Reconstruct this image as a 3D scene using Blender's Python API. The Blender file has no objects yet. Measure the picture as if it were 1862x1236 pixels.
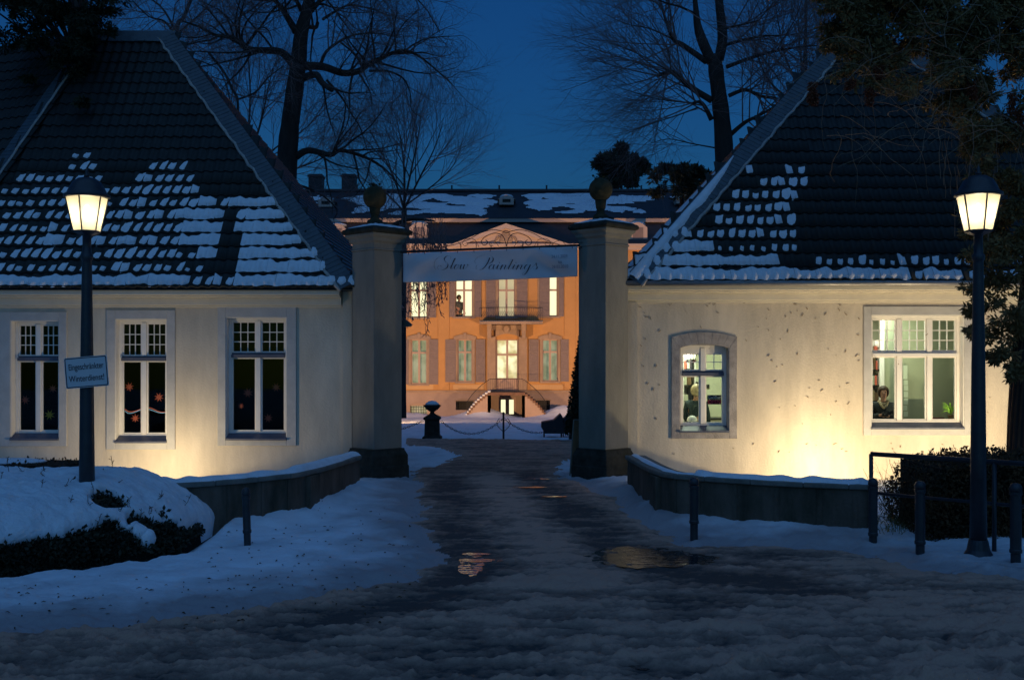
import bpy, bmesh, math, random
import numpy as np
from mathutils import Vector, Matrix, Quaternion

R = math.radians
random.seed(7)
rng = np.random.default_rng(7)
scene = bpy.context.scene
col = scene.collection

# ------------------------------------------------------------------ camera
HC = 2.22          # eye height above the gate's threshold
F = 2000.0         # focal length in photograph pixels
HX, HY = 931.0, 650.0
cam_d = bpy.data.cameras.new("camera")
cam = bpy.data.objects.new("camera", cam_d)
col.objects.link(cam)
cam.location = (0, 0, HC)
cam.rotation_euler = (R(90), 0, 0)
cam_d.sensor_width = 36.0
cam_d.lens = 36.0 * F / 1862.0
cam_d.shift_y = 32.0 / 1862.0
cam_d.clip_start = 0.1
cam_d.clip_end = 3000
scene.camera = cam

# ------------------------------------------------------------------ world: blue hour, sun just set behind the camera
world = bpy.data.worlds.new("World")
scene.world = world
world.use_nodes = True
wn, wl = world.node_tree.nodes, world.node_tree.links
wn.clear()
sky = wn.new("ShaderNodeTexSky")
sky.sky_type = 'NISHITA'
sky.sun_disc = False
sky.sun_elevation = R(2.0)
sky.sun_rotation = R(180)
sky.air_density = 1.0
sky.dust_density = 0.3
sky.ozone_density = 3.0
tint = wn.new("ShaderNodeMixRGB"); tint.blend_type = 'MULTIPLY'
tint.inputs[0].default_value = 1.0
tint.inputs[2].default_value = (0.13, 0.50, 1.0, 1)
bg = wn.new("ShaderNodeBackground")
bg.inputs[1].default_value = 0.120
wo = wn.new("ShaderNodeOutputWorld")
wl.new(sky.outputs[0], tint.inputs[1])
wl.new(tint.outputs[0], bg.inputs[0])
wl.new(bg.outputs[0], wo.inputs[0])

scene.view_settings.view_transform = 'Standard'
scene.view_settings.look = 'None'
scene.view_settings.exposure = 0.0
scene.view_settings.gamma = 1.0
scene.view_settings.use_curve_mapping = False
scene.render.engine = 'CYCLES'
scene.cycles.use_denoising = True
scene.cycles.max_bounces = 6
scene.cycles.diffuse_bounces = 3
scene.cycles.glossy_bounces = 3
scene.cycles.transparent_max_bounces = 12
scene.cycles.transmission_bounces = 4
scene.cycles.sample_clamp_indirect = 4
scene.cycles.caustics_reflective = False
scene.cycles.caustics_refractive = False

def spot(name, loc, target, watts, angle, colour, blend=0.1, size=0.05):
    l = bpy.data.lights.new(name, 'SPOT')
    l.energy = watts; l.spot_size = R(angle); l.spot_blend = blend; l.color = colour; l.shadow_soft_size = size
    o = bpy.data.objects.new(name, l); col.objects.link(o)
    o.location = loc
    o.rotation_euler = (Vector(target) - Vector(loc)).to_track_quat('-Z', 'Y').to_euler()
    return o

def point(name, loc, watts, colour, size=0.06):
    l = bpy.data.lights.new(name, 'POINT')
    l.energy = watts; l.color = colour; l.shadow_soft_size = size
    o = bpy.data.objects.new(name, l); col.objects.link(o); o.location = loc
    return o

def area(name, loc, watts, sx, sy, colour, rot=(0, 0, 0)):
    l = bpy.data.lights.new(name, 'AREA')
    l.energy = watts; l.shape = 'RECTANGLE'; l.size = sx; l.size_y = sy; l.color = colour
    o = bpy.data.objects.new(name, l); col.objects.link(o); o.location = loc; o.rotation_euler = rot
    return o

# the one sun lamp: broad soft afterglow high behind the camera
sl_ = bpy.data.lights.new("sun", 'SUN'); sl_.energy = 0.58; sl_.color = (0.17, 0.44, 0.92); sl_.angle = R(90)
so_ = bpy.data.objects.new("sun", sl_); col.objects.link(so_); so_.rotation_euler = (R(90 - 62), 0, 0)

WARM = (1.0, 0.785, 0.46)
# uplights standing at the foot of the two gatehouse walls
spot("uplight_left", (-6.55, 19.75, 0.10), (-6.55, 20.25, 1.10), 115, 165, WARM, 0.25, 0.04)
spot("uplight_right", (5.80, 19.70, 0.10), (5.80, 20.26, 0.93), 190, 148, WARM, 0.04, 0.04)
spot("uplight_far_right", (8.6, 18.5, 0.25), (8.0, 20.6, 1.6), 400, 150, WARM, 0.4, 0.04)
# courtyard floodlights on the palace front
spot("courtyard_floodlight_left", (-8.5, 56.0, -0.6), (-2.0, 72, 4.6), 6900, 125, (1.0, 0.58, 0.27), 0.6, 0.15)
spot("courtyard_floodlight_right", (8.5, 56.5, -0.6), (1.0, 72, 4.6), 6200, 125, (1.0, 0.58, 0.27), 0.6, 0.15)

# ------------------------------------------------------------------ helpers
def X_(px, Y): return (px - HX) * Y / F
def Z_(py, Y): return HC + (HY - py) * Y / F
def P(px, py, Y): return (X_(px, Y), Y, Z_(py, Y))

ORG = {}
def tag(o, label=None, cat=None, group=None, kind=None):
    if label: o["label"] = label
    if cat: o["category"] = cat
    if group: o["group"] = group
    if kind: o["kind"] = kind
    return o

def thing(name, loc, label, cat, group=None, kind=None):
    o = bpy.data.objects.new(name, None)
    o.empty_display_size = 0.2
    col.objects.link(o); o.location = loc
    ORG[o.name] = Vector(loc)
    return tag(o, label, cat, group, kind)

def link(o, parent):
    col.objects.link(o)
    if parent is not None:
        o.parent = parent
        ORG[o.name] = ORG[parent.name].copy()
    else:
        ORG[o.name] = Vector((0, 0, 0))
    return o

class MB:
    def __init__(s): s.v = []; s.f = []
    def add(s, vs, fs):
        b = len(s.v); s.v += [tuple(q) for q in vs]; s.f += [tuple(i + b for i in f) for f in fs]; return s
    def box(s, x0, x1, y0, y1, z0, z1):
        if x0 > x1: x0, x1 = x1, x0
        return s.add([(x0,y0,z0),(x1,y0,z0),(x1,y1,z0),(x0,y1,z0),(x0,y0,z1),(x1,y0,z1),(x1,y1,z1),(x0,y1,z1)],
              [(0,3,2,1),(4,5,6,7),(0,1,5,4),(1,2,6,5),(2,3,7,6),(3,0,4,7)])
    def prism(s, poly, y0, y1):          # poly in (x, z), counter-clockwise seen from -Y
        n = len(poly)
        vs = [(x, y0, z) for x, z in poly] + [(x, y1, z) for x, z in poly]
        fs = [tuple(range(n)), tuple(range(2*n-1, n-1, -1))] + [(i, i+n, (i+1)%n+n, (i+1)%n) for i in range(n)]
        return s.add(vs, fs)
    def slab(s, poly, z0, z1):           # poly in (x, y), counter-clockwise from above
        n = len(poly)
        vs = [(x, y, z0) for x, y in poly] + [(x, y, z1) for x, y in poly]
        fs = [tuple(range(n-1, -1, -1)), tuple(range(n, 2*n))] + [(i, (i+1)%n, (i+1)%n+n, i+n) for i in range(n)]
        return s.add(vs, fs)
    def bar(s, a, b, w, h=None):
        return s.tube([a, b], [w, w], 4, h)
    def tube(s, pts, rad, n=6, flat=None, caps=True):
        pts = [Vector(q) for q in pts]; m = len(pts)
        if not hasattr(rad, '__len__'): rad = [rad] * m
        base = len(s.v); prev = None
        for i in range(m):
            d = (pts[min(i+1, m-1)] - pts[max(i-1, 0)])
            if d.length < 1e-9: d = Vector((0, 0, 1))
            d.normalize()
            if prev is None:
                a = Vector((0, 0, 1)) if abs(d.z) < 0.9 else Vector((0, 1, 0))
                u = d.cross(a).normalized()
            else:
                u = (prev - d * prev.dot(d))
                u = u.normalized() if u.length > 1e-6 else d.orthogonal().normalized()
            prev = u; w = d.cross(u)
            off = math.pi / 4 if n == 4 else 0
            for k in range(n):
                t = 2 * math.pi * k / n + off
                s.v.append(tuple(pts[i] + u * math.cos(t) * rad[i] + w * math.sin(t) * (rad[i] if flat is None else flat)))
        for i in range(m - 1):
            for k in range(n):
                a = base + i * n + k; b = base + i * n + (k + 1) % n
                s.f.append((a, b, b + n, a + n))
        if caps and n > 2:
            s.f.append(tuple(base + k for k in range(n - 1, -1, -1)))
            s.f.append(tuple(base + (m - 1) * n + k for k in range(n)))
        return s
    def lathe(s, prof, cx, cy, n=16, rot=0.0, square=False):
        base = len(s.v)
        for r, z in prof:
            for k in range(n):
                t = 2 * math.pi * k / n + rot
                s.v.append((cx + r * math.cos(t), cy + r * math.sin(t), z))
        for i in range(len(prof) - 1):
            for k in range(n):
                a = base + i * n + k; b = base + i * n + (k + 1) % n
                s.f.append((a, b, b + n, a + n))
        s.f.append(tuple(base + k for k in range(n - 1, -1, -1)))
        s.f.append(tuple(base + (len(prof) - 1) * n + k for k in range(n)))
        return s
    def sphere(s, c, r, n=10, m=7, sx=1, sy=1, sz=1):
        base = len(s.v)
        for i in range(m + 1):
            th = math.pi * i / m
            for k in range(n):
                ph = 2 * math.pi * k / n
                s.v.append((c[0] + r*sx*math.sin(th)*math.cos(ph), c[1] + r*sy*math.sin(th)*math.sin(ph), c[2] + r*sz*math.cos(th)))
        for i in range(m):
            for k in range(n):
                a = base + i*n + k; b = base + i*n + (k+1) % n
                s.f.append((a, a + n, b + n, b))
        return s
    def build(s, name, m, parent=None, smooth=False, kind=None, label=None, bevel=0, cat=None, group=None):
        off = ORG[parent.name] if parent is not None else Vector((0, 0, 0))
        me = bpy.data.meshes.new(name)
        vs = np.array(s.v, dtype=np.float64).reshape(-1, 3) - np.array(off)
        me.from_pydata(vs.tolist(), [], s.f)
        me.materials.append(m)
        if smooth: me.polygons.foreach_set("use_smooth", [True] * len(me.polygons))
        me.update()
        o = bpy.data.objects.new(name, me)
        link(o, parent)
        if bevel:
            b = o.modifiers.new("bevel", 'BEVEL'); b.width = bevel; b.segments = 1; b.limit_method = 'ANGLE'; b.angle_limit = R(40)
        tag(o, label, cat, group, kind)
        return o

def leaf_mesh(centers, normals_rand, size, aspect=0.35):
    """Small pointed leaf quads at every centre, randomly turned."""
    n = len(centers)
    c = np.asarray(centers)
    d = rng.normal(size=(n, 3)); d /= np.linalg.norm(d, axis=1)[:, None]
    if normals_rand is not None:
        d = d * 0.8 + np.asarray(normals_rand); d /= np.linalg.norm(d, axis=1)[:, None]
    e = rng.normal(size=(n, 3)); e -= d * (e * d).sum(1)[:, None]; e /= np.linalg.norm(e, axis=1)[:, None]
    s = size * rng.uniform(0.6, 1.35, n)[:, None]
    v = np.stack([c, c + d * s * 0.5 + e * s * aspect, c + d * s, c + d * s * 0.5 - e * s * aspect], 1).reshape(-1, 3)
    f = np.arange(4 * n).reshape(-1, 4)
    return v, f

def mesh_np(name, v, f, m, parent=None, smooth=False, kind=None, label=None, cat=None, group=None):
    off = np.array(ORG[parent.name]) if parent is not None else np.zeros(3)
    v = np.asarray(v, dtype=np.float32) - off.astype(np.float32); f = np.asarray(f, dtype=np.int32)
    k = f.shape[1]
    me = bpy.data.meshes.new(name)
    me.vertices.add(len(v)); me.vertices.foreach_set("co", v.ravel())
    me.loops.add(f.size); me.loops.foreach_set("vertex_index", f.ravel())
    me.polygons.add(len(f)); me.polygons.foreach_set("loop_start", np.arange(0, f.size, k, dtype=np.int32))
    me.polygons.foreach_set("loop_total", np.full(len(f), k, dtype=np.int32))
    me.polygons.foreach_set("use_smooth", np.full(len(f), smooth))
    me.update(calc_edges=True); me.validate()
    me.materials.append(m)
    o = bpy.data.objects.new(name, me); link(o, parent)
    tag(o, label, cat, group, kind)
    return o

# ---- numpy value noise
def _h(ix, iy, seed):
    n = (ix * 374761393 + iy * 668265263 + seed * 974711) & 0xffffffff
    n = ((n ^ (n >> 13)) * 1274126177) & 0xffffffff
    return ((n ^ (n >> 16)) & 0xffff) / 65535.0
def vnoise(x, y, seed=0):
    x = np.asarray(x, float); y = np.asarray(y, float)
    ix = np.floor(x).astype(np.int64); iy = np.floor(y).astype(np.int64)
    fx = x - ix; fy = y - iy
    fx = fx*fx*(3-2*fx); fy = fy*fy*(3-2*fy)
    a = _h(ix, iy, seed); b = _h(ix+1, iy, seed); c = _h(ix, iy+1, seed); d = _h(ix+1, iy+1, seed)
    return (a*(1-fx)+b*fx)*(1-fy) + (c*(1-fx)+d*fx)*fy
def fbm(x, y, o=4, seed=0, gain=0.5):
    s = 0; a = 1; t = 0
    for i in range(o):
        s = s + a * vnoise(x * 2**i + 17.3*i, y * 2**i - 9.1*i, seed + i); t += a; a *= gain
    return s / t
def sstep(a, b, x):
    t = np.clip((x - a) / (b - a), 0, 1); return t*t*(3-2*t)

# ------------------------------------------------------------------ materials
def mat(name, base, rough=0.8, var=0.0, scale=6.0, bump=0.0, bscale=40.0, metal=0.0, var2=None, spec=0.3, streak=0.0, detail=6.0):
    m = bpy.data.materials.new(name); m.use_nodes = True
    nt = m.node_tree; b = nt.nodes["Principled BSDF"]
    b.inputs["Roughness"].default_value = rough; b.inputs["Metallic"].default_value = metal
    b.inputs["Specular IOR Level"].default_value = spec
    c0 = tuple(base) + (1,)
    tc = nt.nodes.new("ShaderNodeTexCoord")
    if var > 0 or var2:
        n = nt.nodes.new("ShaderNodeTexNoise"); n.inputs["Scale"].default_value = scale; n.inputs["Detail"].default_value = detail
        n.inputs["Roughness"].default_value = 0.65
        mp = nt.nodes.new("ShaderNodeMapping")
        if streak: mp.inputs["Scale"].default_value = (1, 1, 1.0 / streak)
        nt.links.new(tc.outputs["Object"], mp.inputs[0]); nt.links.new(mp.outputs[0], n.inputs["Vector"])
        cr = nt.nodes.new("ShaderNodeValToRGB")
        cr.color_ramp.elements[0].position = 0.32; cr.color_ramp.elements[1].position = 0.68
        lo = tuple(max(0, k * (1 - var)) for k in base) if not var2 else tuple(var2)
        hi = tuple(min(1, k * (1 + var * 0.5)) for k in base)
        cr.color_ramp.elements[0].color = lo + (1,); cr.color_ramp.elements[1].color = hi + (1,)
        nt.links.new(n.outputs["Fac"], cr.inputs[0]); nt.links.new(cr.outputs[0], b.inputs["Base Color"])
    else:
        b.inputs["Base Color"].default_value = c0
    if bump:
        n2 = nt.nodes.new("ShaderNodeTexNoise"); n2.inputs["Scale"].default_value = bscale; n2.inputs["Detail"].default_value = 5
        nt.links.new(tc.outputs["Object"], n2.inputs["Vector"])
        bp = nt.nodes.new("ShaderNodeBump"); bp.inputs["Strength"].default_value = bump; bp.inputs["Distance"].default_value = 0.02
        nt.links.new(n2.outputs["Fac"], bp.inputs["Height"]); nt.links.new(bp.outputs[0], b.inputs["Normal"])
    return m

def emis(name, c, s, c2=None, scale=3.0):
    m = bpy.data.materials.new(name); m.use_nodes = True
    nt = m.node_tree; b = nt.nodes["Principled BSDF"]
    b.inputs["Base Color"].default_value = (0.3, 0.3, 0.3, 1)
    b.inputs["Emission Color"].default_value = tuple(c) + (1,); b.inputs["Emission Strength"].default_value = s
    if c2:
        tc = nt.nodes.new("ShaderNodeTexCoord"); n = nt.nodes.new("ShaderNodeTexNoise"); n.inputs["Scale"].default_value = scale
        cr = nt.nodes.new("ShaderNodeValToRGB"); cr.color_ramp.elements[0].position = .4; cr.color_ramp.elements[1].position = .6
        cr.color_ramp.elements[0].color = tuple(c) + (1,); cr.color_ramp.elements[1].color = tuple(c2) + (1,)
        nt.links.new(tc.outputs["Object"], n.inputs["Vector"]); nt.links.new(n.outputs["Fac"], cr.inputs[0]); nt.links.new(cr.outputs[0], b.inputs["Emission Color"])
    return m

def glass_mat(name, tintc=(0.9, 0.95, 0.95), refl=0.12, rough=0.02):
    m = bpy.data.materials.new(name); m.use_nodes = True
    nt = m.node_tree; nt.nodes.clear()
    o = nt.nodes.new("ShaderNodeOutputMaterial"); mx = nt.nodes.new("ShaderNodeMixShader")
    t = nt.nodes.new("ShaderNodeBsdfTransparent"); t.inputs[0].default_value = tuple(tintc) + (1,)
    g = nt.nodes.new("ShaderNodeBsdfGlossy"); g.inputs["Roughness"].default_value = rough
    lw = nt.nodes.new("ShaderNodeLayerWeight"); lw.inputs[0].default_value = refl
    nt.links.new(lw.outputs["Fresnel"], mx.inputs[0]); nt.links.new(t.outputs[0], mx.inputs[1]); nt.links.new(g.outputs[0], mx.inputs[2])
    nt.links.new(mx.outputs[0], o.inputs[0])
    return m

M = dict(
    plaster=mat("cream_plaster", (0.63, 0.55, 0.43), 0.9, 0.20, 1.9, 0.32, 26, streak=3.5, detail=10),
    cornice=mat("painted_cornice", (0.68, 0.62, 0.50), 0.7, 0.08, 3, 0.1, 20),
    surround=mat("grey_window_surround", (0.50, 0.485, 0.455), 0.85, 0.12, 4, 0.25, 40),
    stone=mat("sandstone_surround", (0.35, 0.32, 0.30), 0.9, 0.3, 5, 0.5, 35),
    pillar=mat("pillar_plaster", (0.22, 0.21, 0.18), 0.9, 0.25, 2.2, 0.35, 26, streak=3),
    plinth=mat("mossy_plinth", (0.035, 0.035, 0.03), 0.9, 0.5, 6, 0.8, 18, var2=(0.012, 0.016, 0.010)),
    lowwall=mat("damp_concrete_wall", (0.15, 0.11, 0.085), 0.9, 0.4, 2.4, 0.6, 22, var2=(0.045, 0.040, 0.025), streak=3),
    coping=mat("coping_stone", (0.20, 0.185, 0.16), 0.9, 0.3, 5, 0.6, 22),
    ball=mat("mossy_ball", (0.060, 0.048, 0.026), 0.95, 0.5, 5, 0.8, 18, var2=(0.020, 0.024, 0.012)),
    tile=mat("dark_roof_tile", (0.022, 0.024, 0.022), 0.6, 0.35, 3.5, 0.3, 40, spec=0.3),
    slate=mat("hip_slate", (0.065, 0.085, 0.10), 0.5, 0.3, 6, 0.3, 20, spec=0.5),
    snow=mat("snow", (0.80, 0.82, 0.86), 0.65, 0.10, 5, 0.9, 24, spec=0.2),
    mortar=mat("hip_mortar", (0.42, 0.38, 0.35), 0.9, 0.3, 8, 0.5, 30),
    white=mat("white_window_paint", (0.78, 0.75, 0.70), 0.5, 0.05, 8, 0.05, 30),
    ledge=mat("blue_grey_ledge", (0.10, 0.11, 0.15), 0.5, 0.2, 8, 0.1, 20),
    metal=mat("dark_painted_metal", (0.030, 0.033, 0.040), 0.42, 0.3, 9, 0.15, 40, spec=0.5),
    iron=mat("wrought_iron", (0.03, 0.028, 0.03), 0.6, 0.2, 9),
    bark=mat("bark", (0.045, 0.036, 0.032), 0.95, 0.4, 4, 0.9, 12, streak=4),
    twig=mat("twig", (0.20, 0.13, 0.125), 0.95),
    fir=mat("evergreen_needles", (0.028, 0.034, 0.016), 0.8, 0.45, 3.0),
    cedar=mat("cedar_sprays", (0.24, 0.16, 0.065), 0.8, 0.45, 2.0, var2=(0.08, 0.065, 0.025)),
    hedge=mat("hedge_leaves", (0.040, 0.040, 0.022), 0.75, 0.5, 5.0, var2=(0.022, 0.026, 0.018)),
    hedgebrown=mat("beech_hedge_leaves", (0.12, 0.055, 0.022), 0.85, 0.5, 3.0, var2=(0.022, 0.024, 0.012)),
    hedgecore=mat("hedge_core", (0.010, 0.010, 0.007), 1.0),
    glass=glass_mat("window_glass"),
    darkglass=glass_mat("dark_window_glass", (0.82, 0.85, 0.8), 0.2),
    room=mat("room_wall", (0.55, 0.55, 0.42), 0.9, 0.05, 2),
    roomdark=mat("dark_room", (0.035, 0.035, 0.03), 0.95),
    floor=mat("room_floor", (0.18, 0.13, 0.09), 0.6),
    brown=mat("brown_wood", (0.20, 0.12, 0.065), 0.6, 0.2, 5),
    black=mat("black_plastic", (0.02, 0.02, 0.022), 0.5),
    redpaper=mat("red_paper", (0.90, 0.20, 0.14), 0.7),
    yellowpaper=mat("yellow_paper", (1.0, 0.62, 0.08), 0.7),
    skin=mat("skin", (0.40, 0.21, 0.14), 0.6),
    hairbrown=mat("brown_hair", (0.045, 0.022, 0.012), 0.6, 0.4, 30),
    hairgrey=mat("grey_blond_hair", (0.42, 0.33, 0.20), 0.6, 0.3, 30),
    jacket=mat("dark_jacket", (0.022, 0.028, 0.030), 0.8, 0.3, 12),
    scarf=mat("patterned_scarf", (0.38, 0.30, 0.18), 0.8, 0.6, 40),
    banner=mat("white_banner_cloth", (0.66, 0.60, 0.62), 0.75, 0.05, 2, 0.1, 8),
    print=mat("dark_print", (0.035, 0.03, 0.045), 0.7),
    greyprint=mat("grey_print", (0.22, 0.21, 0.25), 0.7),
    signwhite=mat("white_sign_face", (0.72, 0.66, 0.64), 0.5),
    orange=mat("ochre_palace_plaster", (0.58, 0.305, 0.118), 0.9, 0.12, 0.6, 0.2, 8),
    pinkstone=mat("palace_stone", (0.40, 0.28, 0.20), 0.9, 0.2, 1.2, 0.2, 8),
    socle=mat("palace_socle", (0.42, 0.30, 0.24), 0.9, 0.15, 0.8, 0.2, 8),
    shutter=mat("grey_shutter", (0.25, 0.19, 0.18), 0.6, 0.1, 5),
    pframe=mat("palace_window_frame", (0.48, 0.34, 0.28), 0.6),
    proof=mat("palace_slate_roof", (0.045, 0.040, 0.045), 0.6, 0.3, 2),
    plum=mat("lit_cornice_paint", (0.55, 0.42, 0.36), 0.8),
    brick=mat("stair_stone", (0.20, 0.11, 0.075), 0.9, 0.3, 3),
)
# ------------------------------------------------------------------ ground
def ground_z(x, y):
    y = np.asarray(y, float)
    z = np.where(y < 13, -0.15 - 0.004 * (13 - np.clip(y, 0, 13)), -0.15 + 0.15 * sstep(13, 20, y))
    z = np.where(y > 20, -0.0313 * (np.clip(y, 0, 74) - 20), z)
    return z
def G(px, py):
    Y = 14.0
    for _ in range(30):
        z = float(ground_z(0, Y)); Y = (HC - z) * F / max(py - HY, 20)
    return (X_(px, Y), Y)
def gz(x, y): return float(ground_z(x, y))

ROADPX = [(738,797),(1046,800),(1046,832),(1012,848),(1018,868),(1062,882),(1110,907),(1150,937),(1190,967),(1250,991),(1400,993),
          (1560,1003),(1650,1034),(1862,1056),(2600,1120),(2600,1700),(-900,1700),(-900,1190),(0,1160),(250,1140),(450,1110),(600,1085),
          (730,1060),(790,1036),(806,1014),(777,975),(768,920),(765,877),(748,872),(748,857),(800,846),(835,826),(800,813),(738,810)]
ROAD = [G(*p) for p in ROADPX]
def seg_d(x, y, a, b):
    ax, ay = a; bx, by = b; dx, dy = bx-ax, by-ay; L = dx*dx+dy*dy + 1e-12
    t = np.clip(((x-ax)*dx + (y-ay)*dy)/L, 0, 1)
    return np.hypot(x-ax-t*dx, y-ay-t*dy)
def sdf(x, y, poly):
    d = np.full(np.shape(x), 1e9); ins = np.zeros(np.shape(x), bool)
    for i in range(len(poly)):
        a = poly[i]; b = poly[(i+1) % len(poly)]
        d = np.minimum(d, seg_d(x, y, a, b))
        c = ((a[1] > y) != (b[1] > y)) & (x < (b[0]-a[0])*(y-a[1])/((b[1]-a[1]) + 1e-12) + a[0])
        ins ^= c
    return np.where(ins, -d, d)
def pline(x, y, pts):
    d = np.full(np.shape(x), 1e9)
    for a, b in zip(pts[:-1], pts[1:]): d = np.minimum(d, seg_d(x, y, a, b))
    return d

rows = np.concatenate([[-40, -10, 0, 3, 5, 6.2], ])
fine = []
Y = 7.0
while Y < 23:
    fine.append(Y); Y += 1.25 * Y * Y / (2.35 * F) * 1.0
fine = np.array(fine)
far = []
while Y < 78:
    far.append(Y); Y += 0.12 + 0.01 * (Y - 23)
rows = np.concatenate([rows, fine, np.array(far), [85, 100, 140, 250, 600, 1500]])
NC = 820
ti = np.linspace(-1, 1, NC)
outl = np.array([-1500, -400, -120, -60, -40, -30]); outr = -outl[::-1]
GX = np.zeros((len(rows), NC + 12)); GY = np.repeat(rows[:, None], NC + 12, 1)
for i, y in enumerate(rows):
    w = 0.56 * max(y, 7) + 1.5
    if w < 26: GX[i] = np.concatenate([outl, ti * w, outr])
    else:
        GX[i] = np.concatenate([outl * (w / 26) , ti * w, outr * (w / 26)])
bz = ground_z(GX, GY)
sd = sdf(GX, GY, ROAD)
wob = (fbm(GX*2.2, GY*2.2, 4, 5) - 0.5) * 0.55 + (fbm(GX*12, GY*12, 2, 8) - 0.5) * 0.12
near = sstep(40, 22, GY)
sdw = sd + wob * near
front = sstep(24, 19, GY)
# snow cover: soft drifts, a berm along the road, bank against the low walls
z = bz.copy()
snow_h = 0.07 + 0.10 * sstep(0, 0.9, sdw) * front + 0.10 * (fbm(GX*0.8, GY*0.8, 3, 3) - 0.4) + 0.050 * (fbm(GX*3.4, GY*5, 4, 11) - 0.5) + 0.030*(fbm(GX*13, GY*18, 3, 13)-0.5)*(0.5+fbm(GX*1.1,GY*1.4,2,15)) - 0.030*np.clip(fbm(GX*2.3+4, GY*4.2, 2, 91)*2-1.15, 0, 1)*2
bank = np.exp(-((sdw - 0.35) / 0.28) ** 2) * 0.05 * (0.4 + 1.2 * fbm(GX*3, GY*3, 3, 21))
WR = [(2.08,18.6),(2.25,16.1),(2.62,15.5),(3.3,15.0),(4.1,14.6),(4.67,14.4)]
WL = [(-2.70,18.6),(-3.08,16.2),(-3.5,15.45),(-4.07,14.85),(-4.7,14.5),(-5.6,14.3)]
drift = 0.10 * np.exp(-(pline(GX, GY, WR) / 0.45) ** 2) + 0.12 * np.exp(-(pline(GX, GY, WL) / 0.45) ** 2)
drift *= 0.5 + fbm(GX*2.5, GY*2.5, 3, 31)
# road: wet asphalt with slush
track_l = [G(815,868), G(800,920), G(815,975), G(850,1035), G(800,1090), G(560,1130)]
track_r = [G(955,862), G(1000,900), G(1070,950), G(1130,1000), G(1240,1045), G(1500,1075)]
ridge = [G(890,862), G(925,905), G(965,960), G(1005,1010), G(1060,1050)]
lobe = [G(930,1058), G(1080,1066)]
lobe2 = [G(860,1130), G(1000,1095)]
dl = pline(GX, GY, track_l); dr = pline(GX, GY, track_r); dc = pline(GX, GY, ridge)
s = 0.43 + 0.10*sstep(10.5, 12.5, GY) + 0.42 * np.exp(-(dc / 0.42) ** 2) - 0.34 * np.exp(-(dl / 0.40) ** 2) - 0.40 * np.exp(-(dr / 0.40) ** 2)
s += 0.40 * np.exp(-(pline(GX, GY, lobe) / 0.45) ** 2) + 0.30 * np.exp(-(pline(GX, GY, lobe2) / 0.35) ** 2)
s += 0.20 * sstep(11.5, 9.2, GY) * (0.5 + 0.5 * sstep(-3.0, 3.2, GX)) + 0.28 * np.exp(-(np.clip(-sdw, 0, 9) / 0.35) ** 2)
s += 0.22 * sstep(2.2, 4.2, GX) * sstep(13.5, 10.5, GY) + 0.16 * sstep(-1.5, -4, GX)
pud1 = [G(865,1022)]; p1 = np.hypot((GX - pud1[0][0]) / 0.52, (GY - pud1[0][1]) / 0.85)
pud2 = [G(1178,1012)]; p2 = np.hypot((GX - pud2[0][0] - 0.1*(GY-pud2[0][1])) / 0.66, (GY - pud2[0][1]) / 0.62)
s -= 0.45 * np.exp(-p1**2) + 0.7 * np.exp(-p2**2)
s += 0.12 * sstep(23, 30, GY)
big = fbm(GX*1.9, GY*3.0, 5, 41); mid = fbm(GX*9, GY*12, 4, 43); fin = fbm(GX*19, GY*24, 3, 47)
lump = s + (big - 0.5) * 0.9 + (mid - 0.5) * 0.75 + (fin - 0.5) * 0.40 + (fbm(GX*1.6 + 3, GY*8.5, 4, 57) - .5) * .9
amt = np.clip(lump - 0.12, 0, 1.2)
ero = np.clip(1 - np.abs(2 * fbm(GX*7, GY*7, 3, 51) - 1) * 2.4, 0, 1)
lay = fbm(GX*1.6 + 3, GY*8.5, 4, 57)
road_h = 0.062 * amt ** 1.25 * (0.35 + 0.65 * sstep(14.5, 9.0, GY)) * (0.5 + 0.9 * lay) + 0.020*amt*(mid-.4) + 0.012 * amt * ero * sstep(13, 9, GY)
road_h += 0.075*np.clip(fbm(GX*3.2+20, GY*4.6, 3, 59)-.56, 0, 1)*4*sstep(10.4, 8.6, GY)*(.35+.65*sstep(-1.0, 2.5, GX))*(.7+.6*mid)
grit = fbm(GX*34, GY*30, 3, 93) - .5; road_h += 0.011*grit*sstep(24, 12, GY) + .010*(mid-.5)
# wheel ruts and footprints pressed into the slush
rut = 0.0
for off_ in (-.62, -.40, .35, .60): rut = rut + np.exp(-((dc - abs(off_)) / .05)**2) * (.5 + .5*vnoise(GY*14, GX*3, 97))
road_h -= .010*rut*sstep(19, 13, GY)
rm = sstep(0.10, -0.10, sdw)
melt = 1 - .75*sstep(18.6, 19.4, GY)*sstep(23.5, 22.5, GY)*sstep(2.6, 3.2, np.abs(GX))
snow_h = snow_h*melt - .115
z = z + (snow_h + bank + drift) * (1 - rm) + road_h * rm
hf = 10.9 + np.maximum(0, GX + 6.2) * 1.05
hin = sstep(-.35, .0, GY - hf) * sstep(-3.75, -4.05, GX) * sstep(15.4, 15.0, GY)
z = np.where(GX < 0, z*(1-hin) + (bz - .06)*hin, z)
z = np.where(GY > 80, bz, z)
# gentle heap at the palace steps
pal = 0.0
for cx, cy, rx, ry, h in ((-1.9, 70.4, 1.4, 1.2, 0.75), (3.4, 70.3, 1.6, 1.2, 0.8), (-6.6, 71, 1.6, 1.0, 0.35)):
    pal = pal + h * np.exp(-(((GX-cx)/rx)**2 + ((GY-cy)/ry)**2))
z = z + pal
def height_at(x, y):
    i = int(np.searchsorted(rows, y)); i = min(max(i, 0), len(rows)-1)
    j = int(np.argmin(np.abs(GX[i] - x))); return float(z[i, j])

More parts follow.
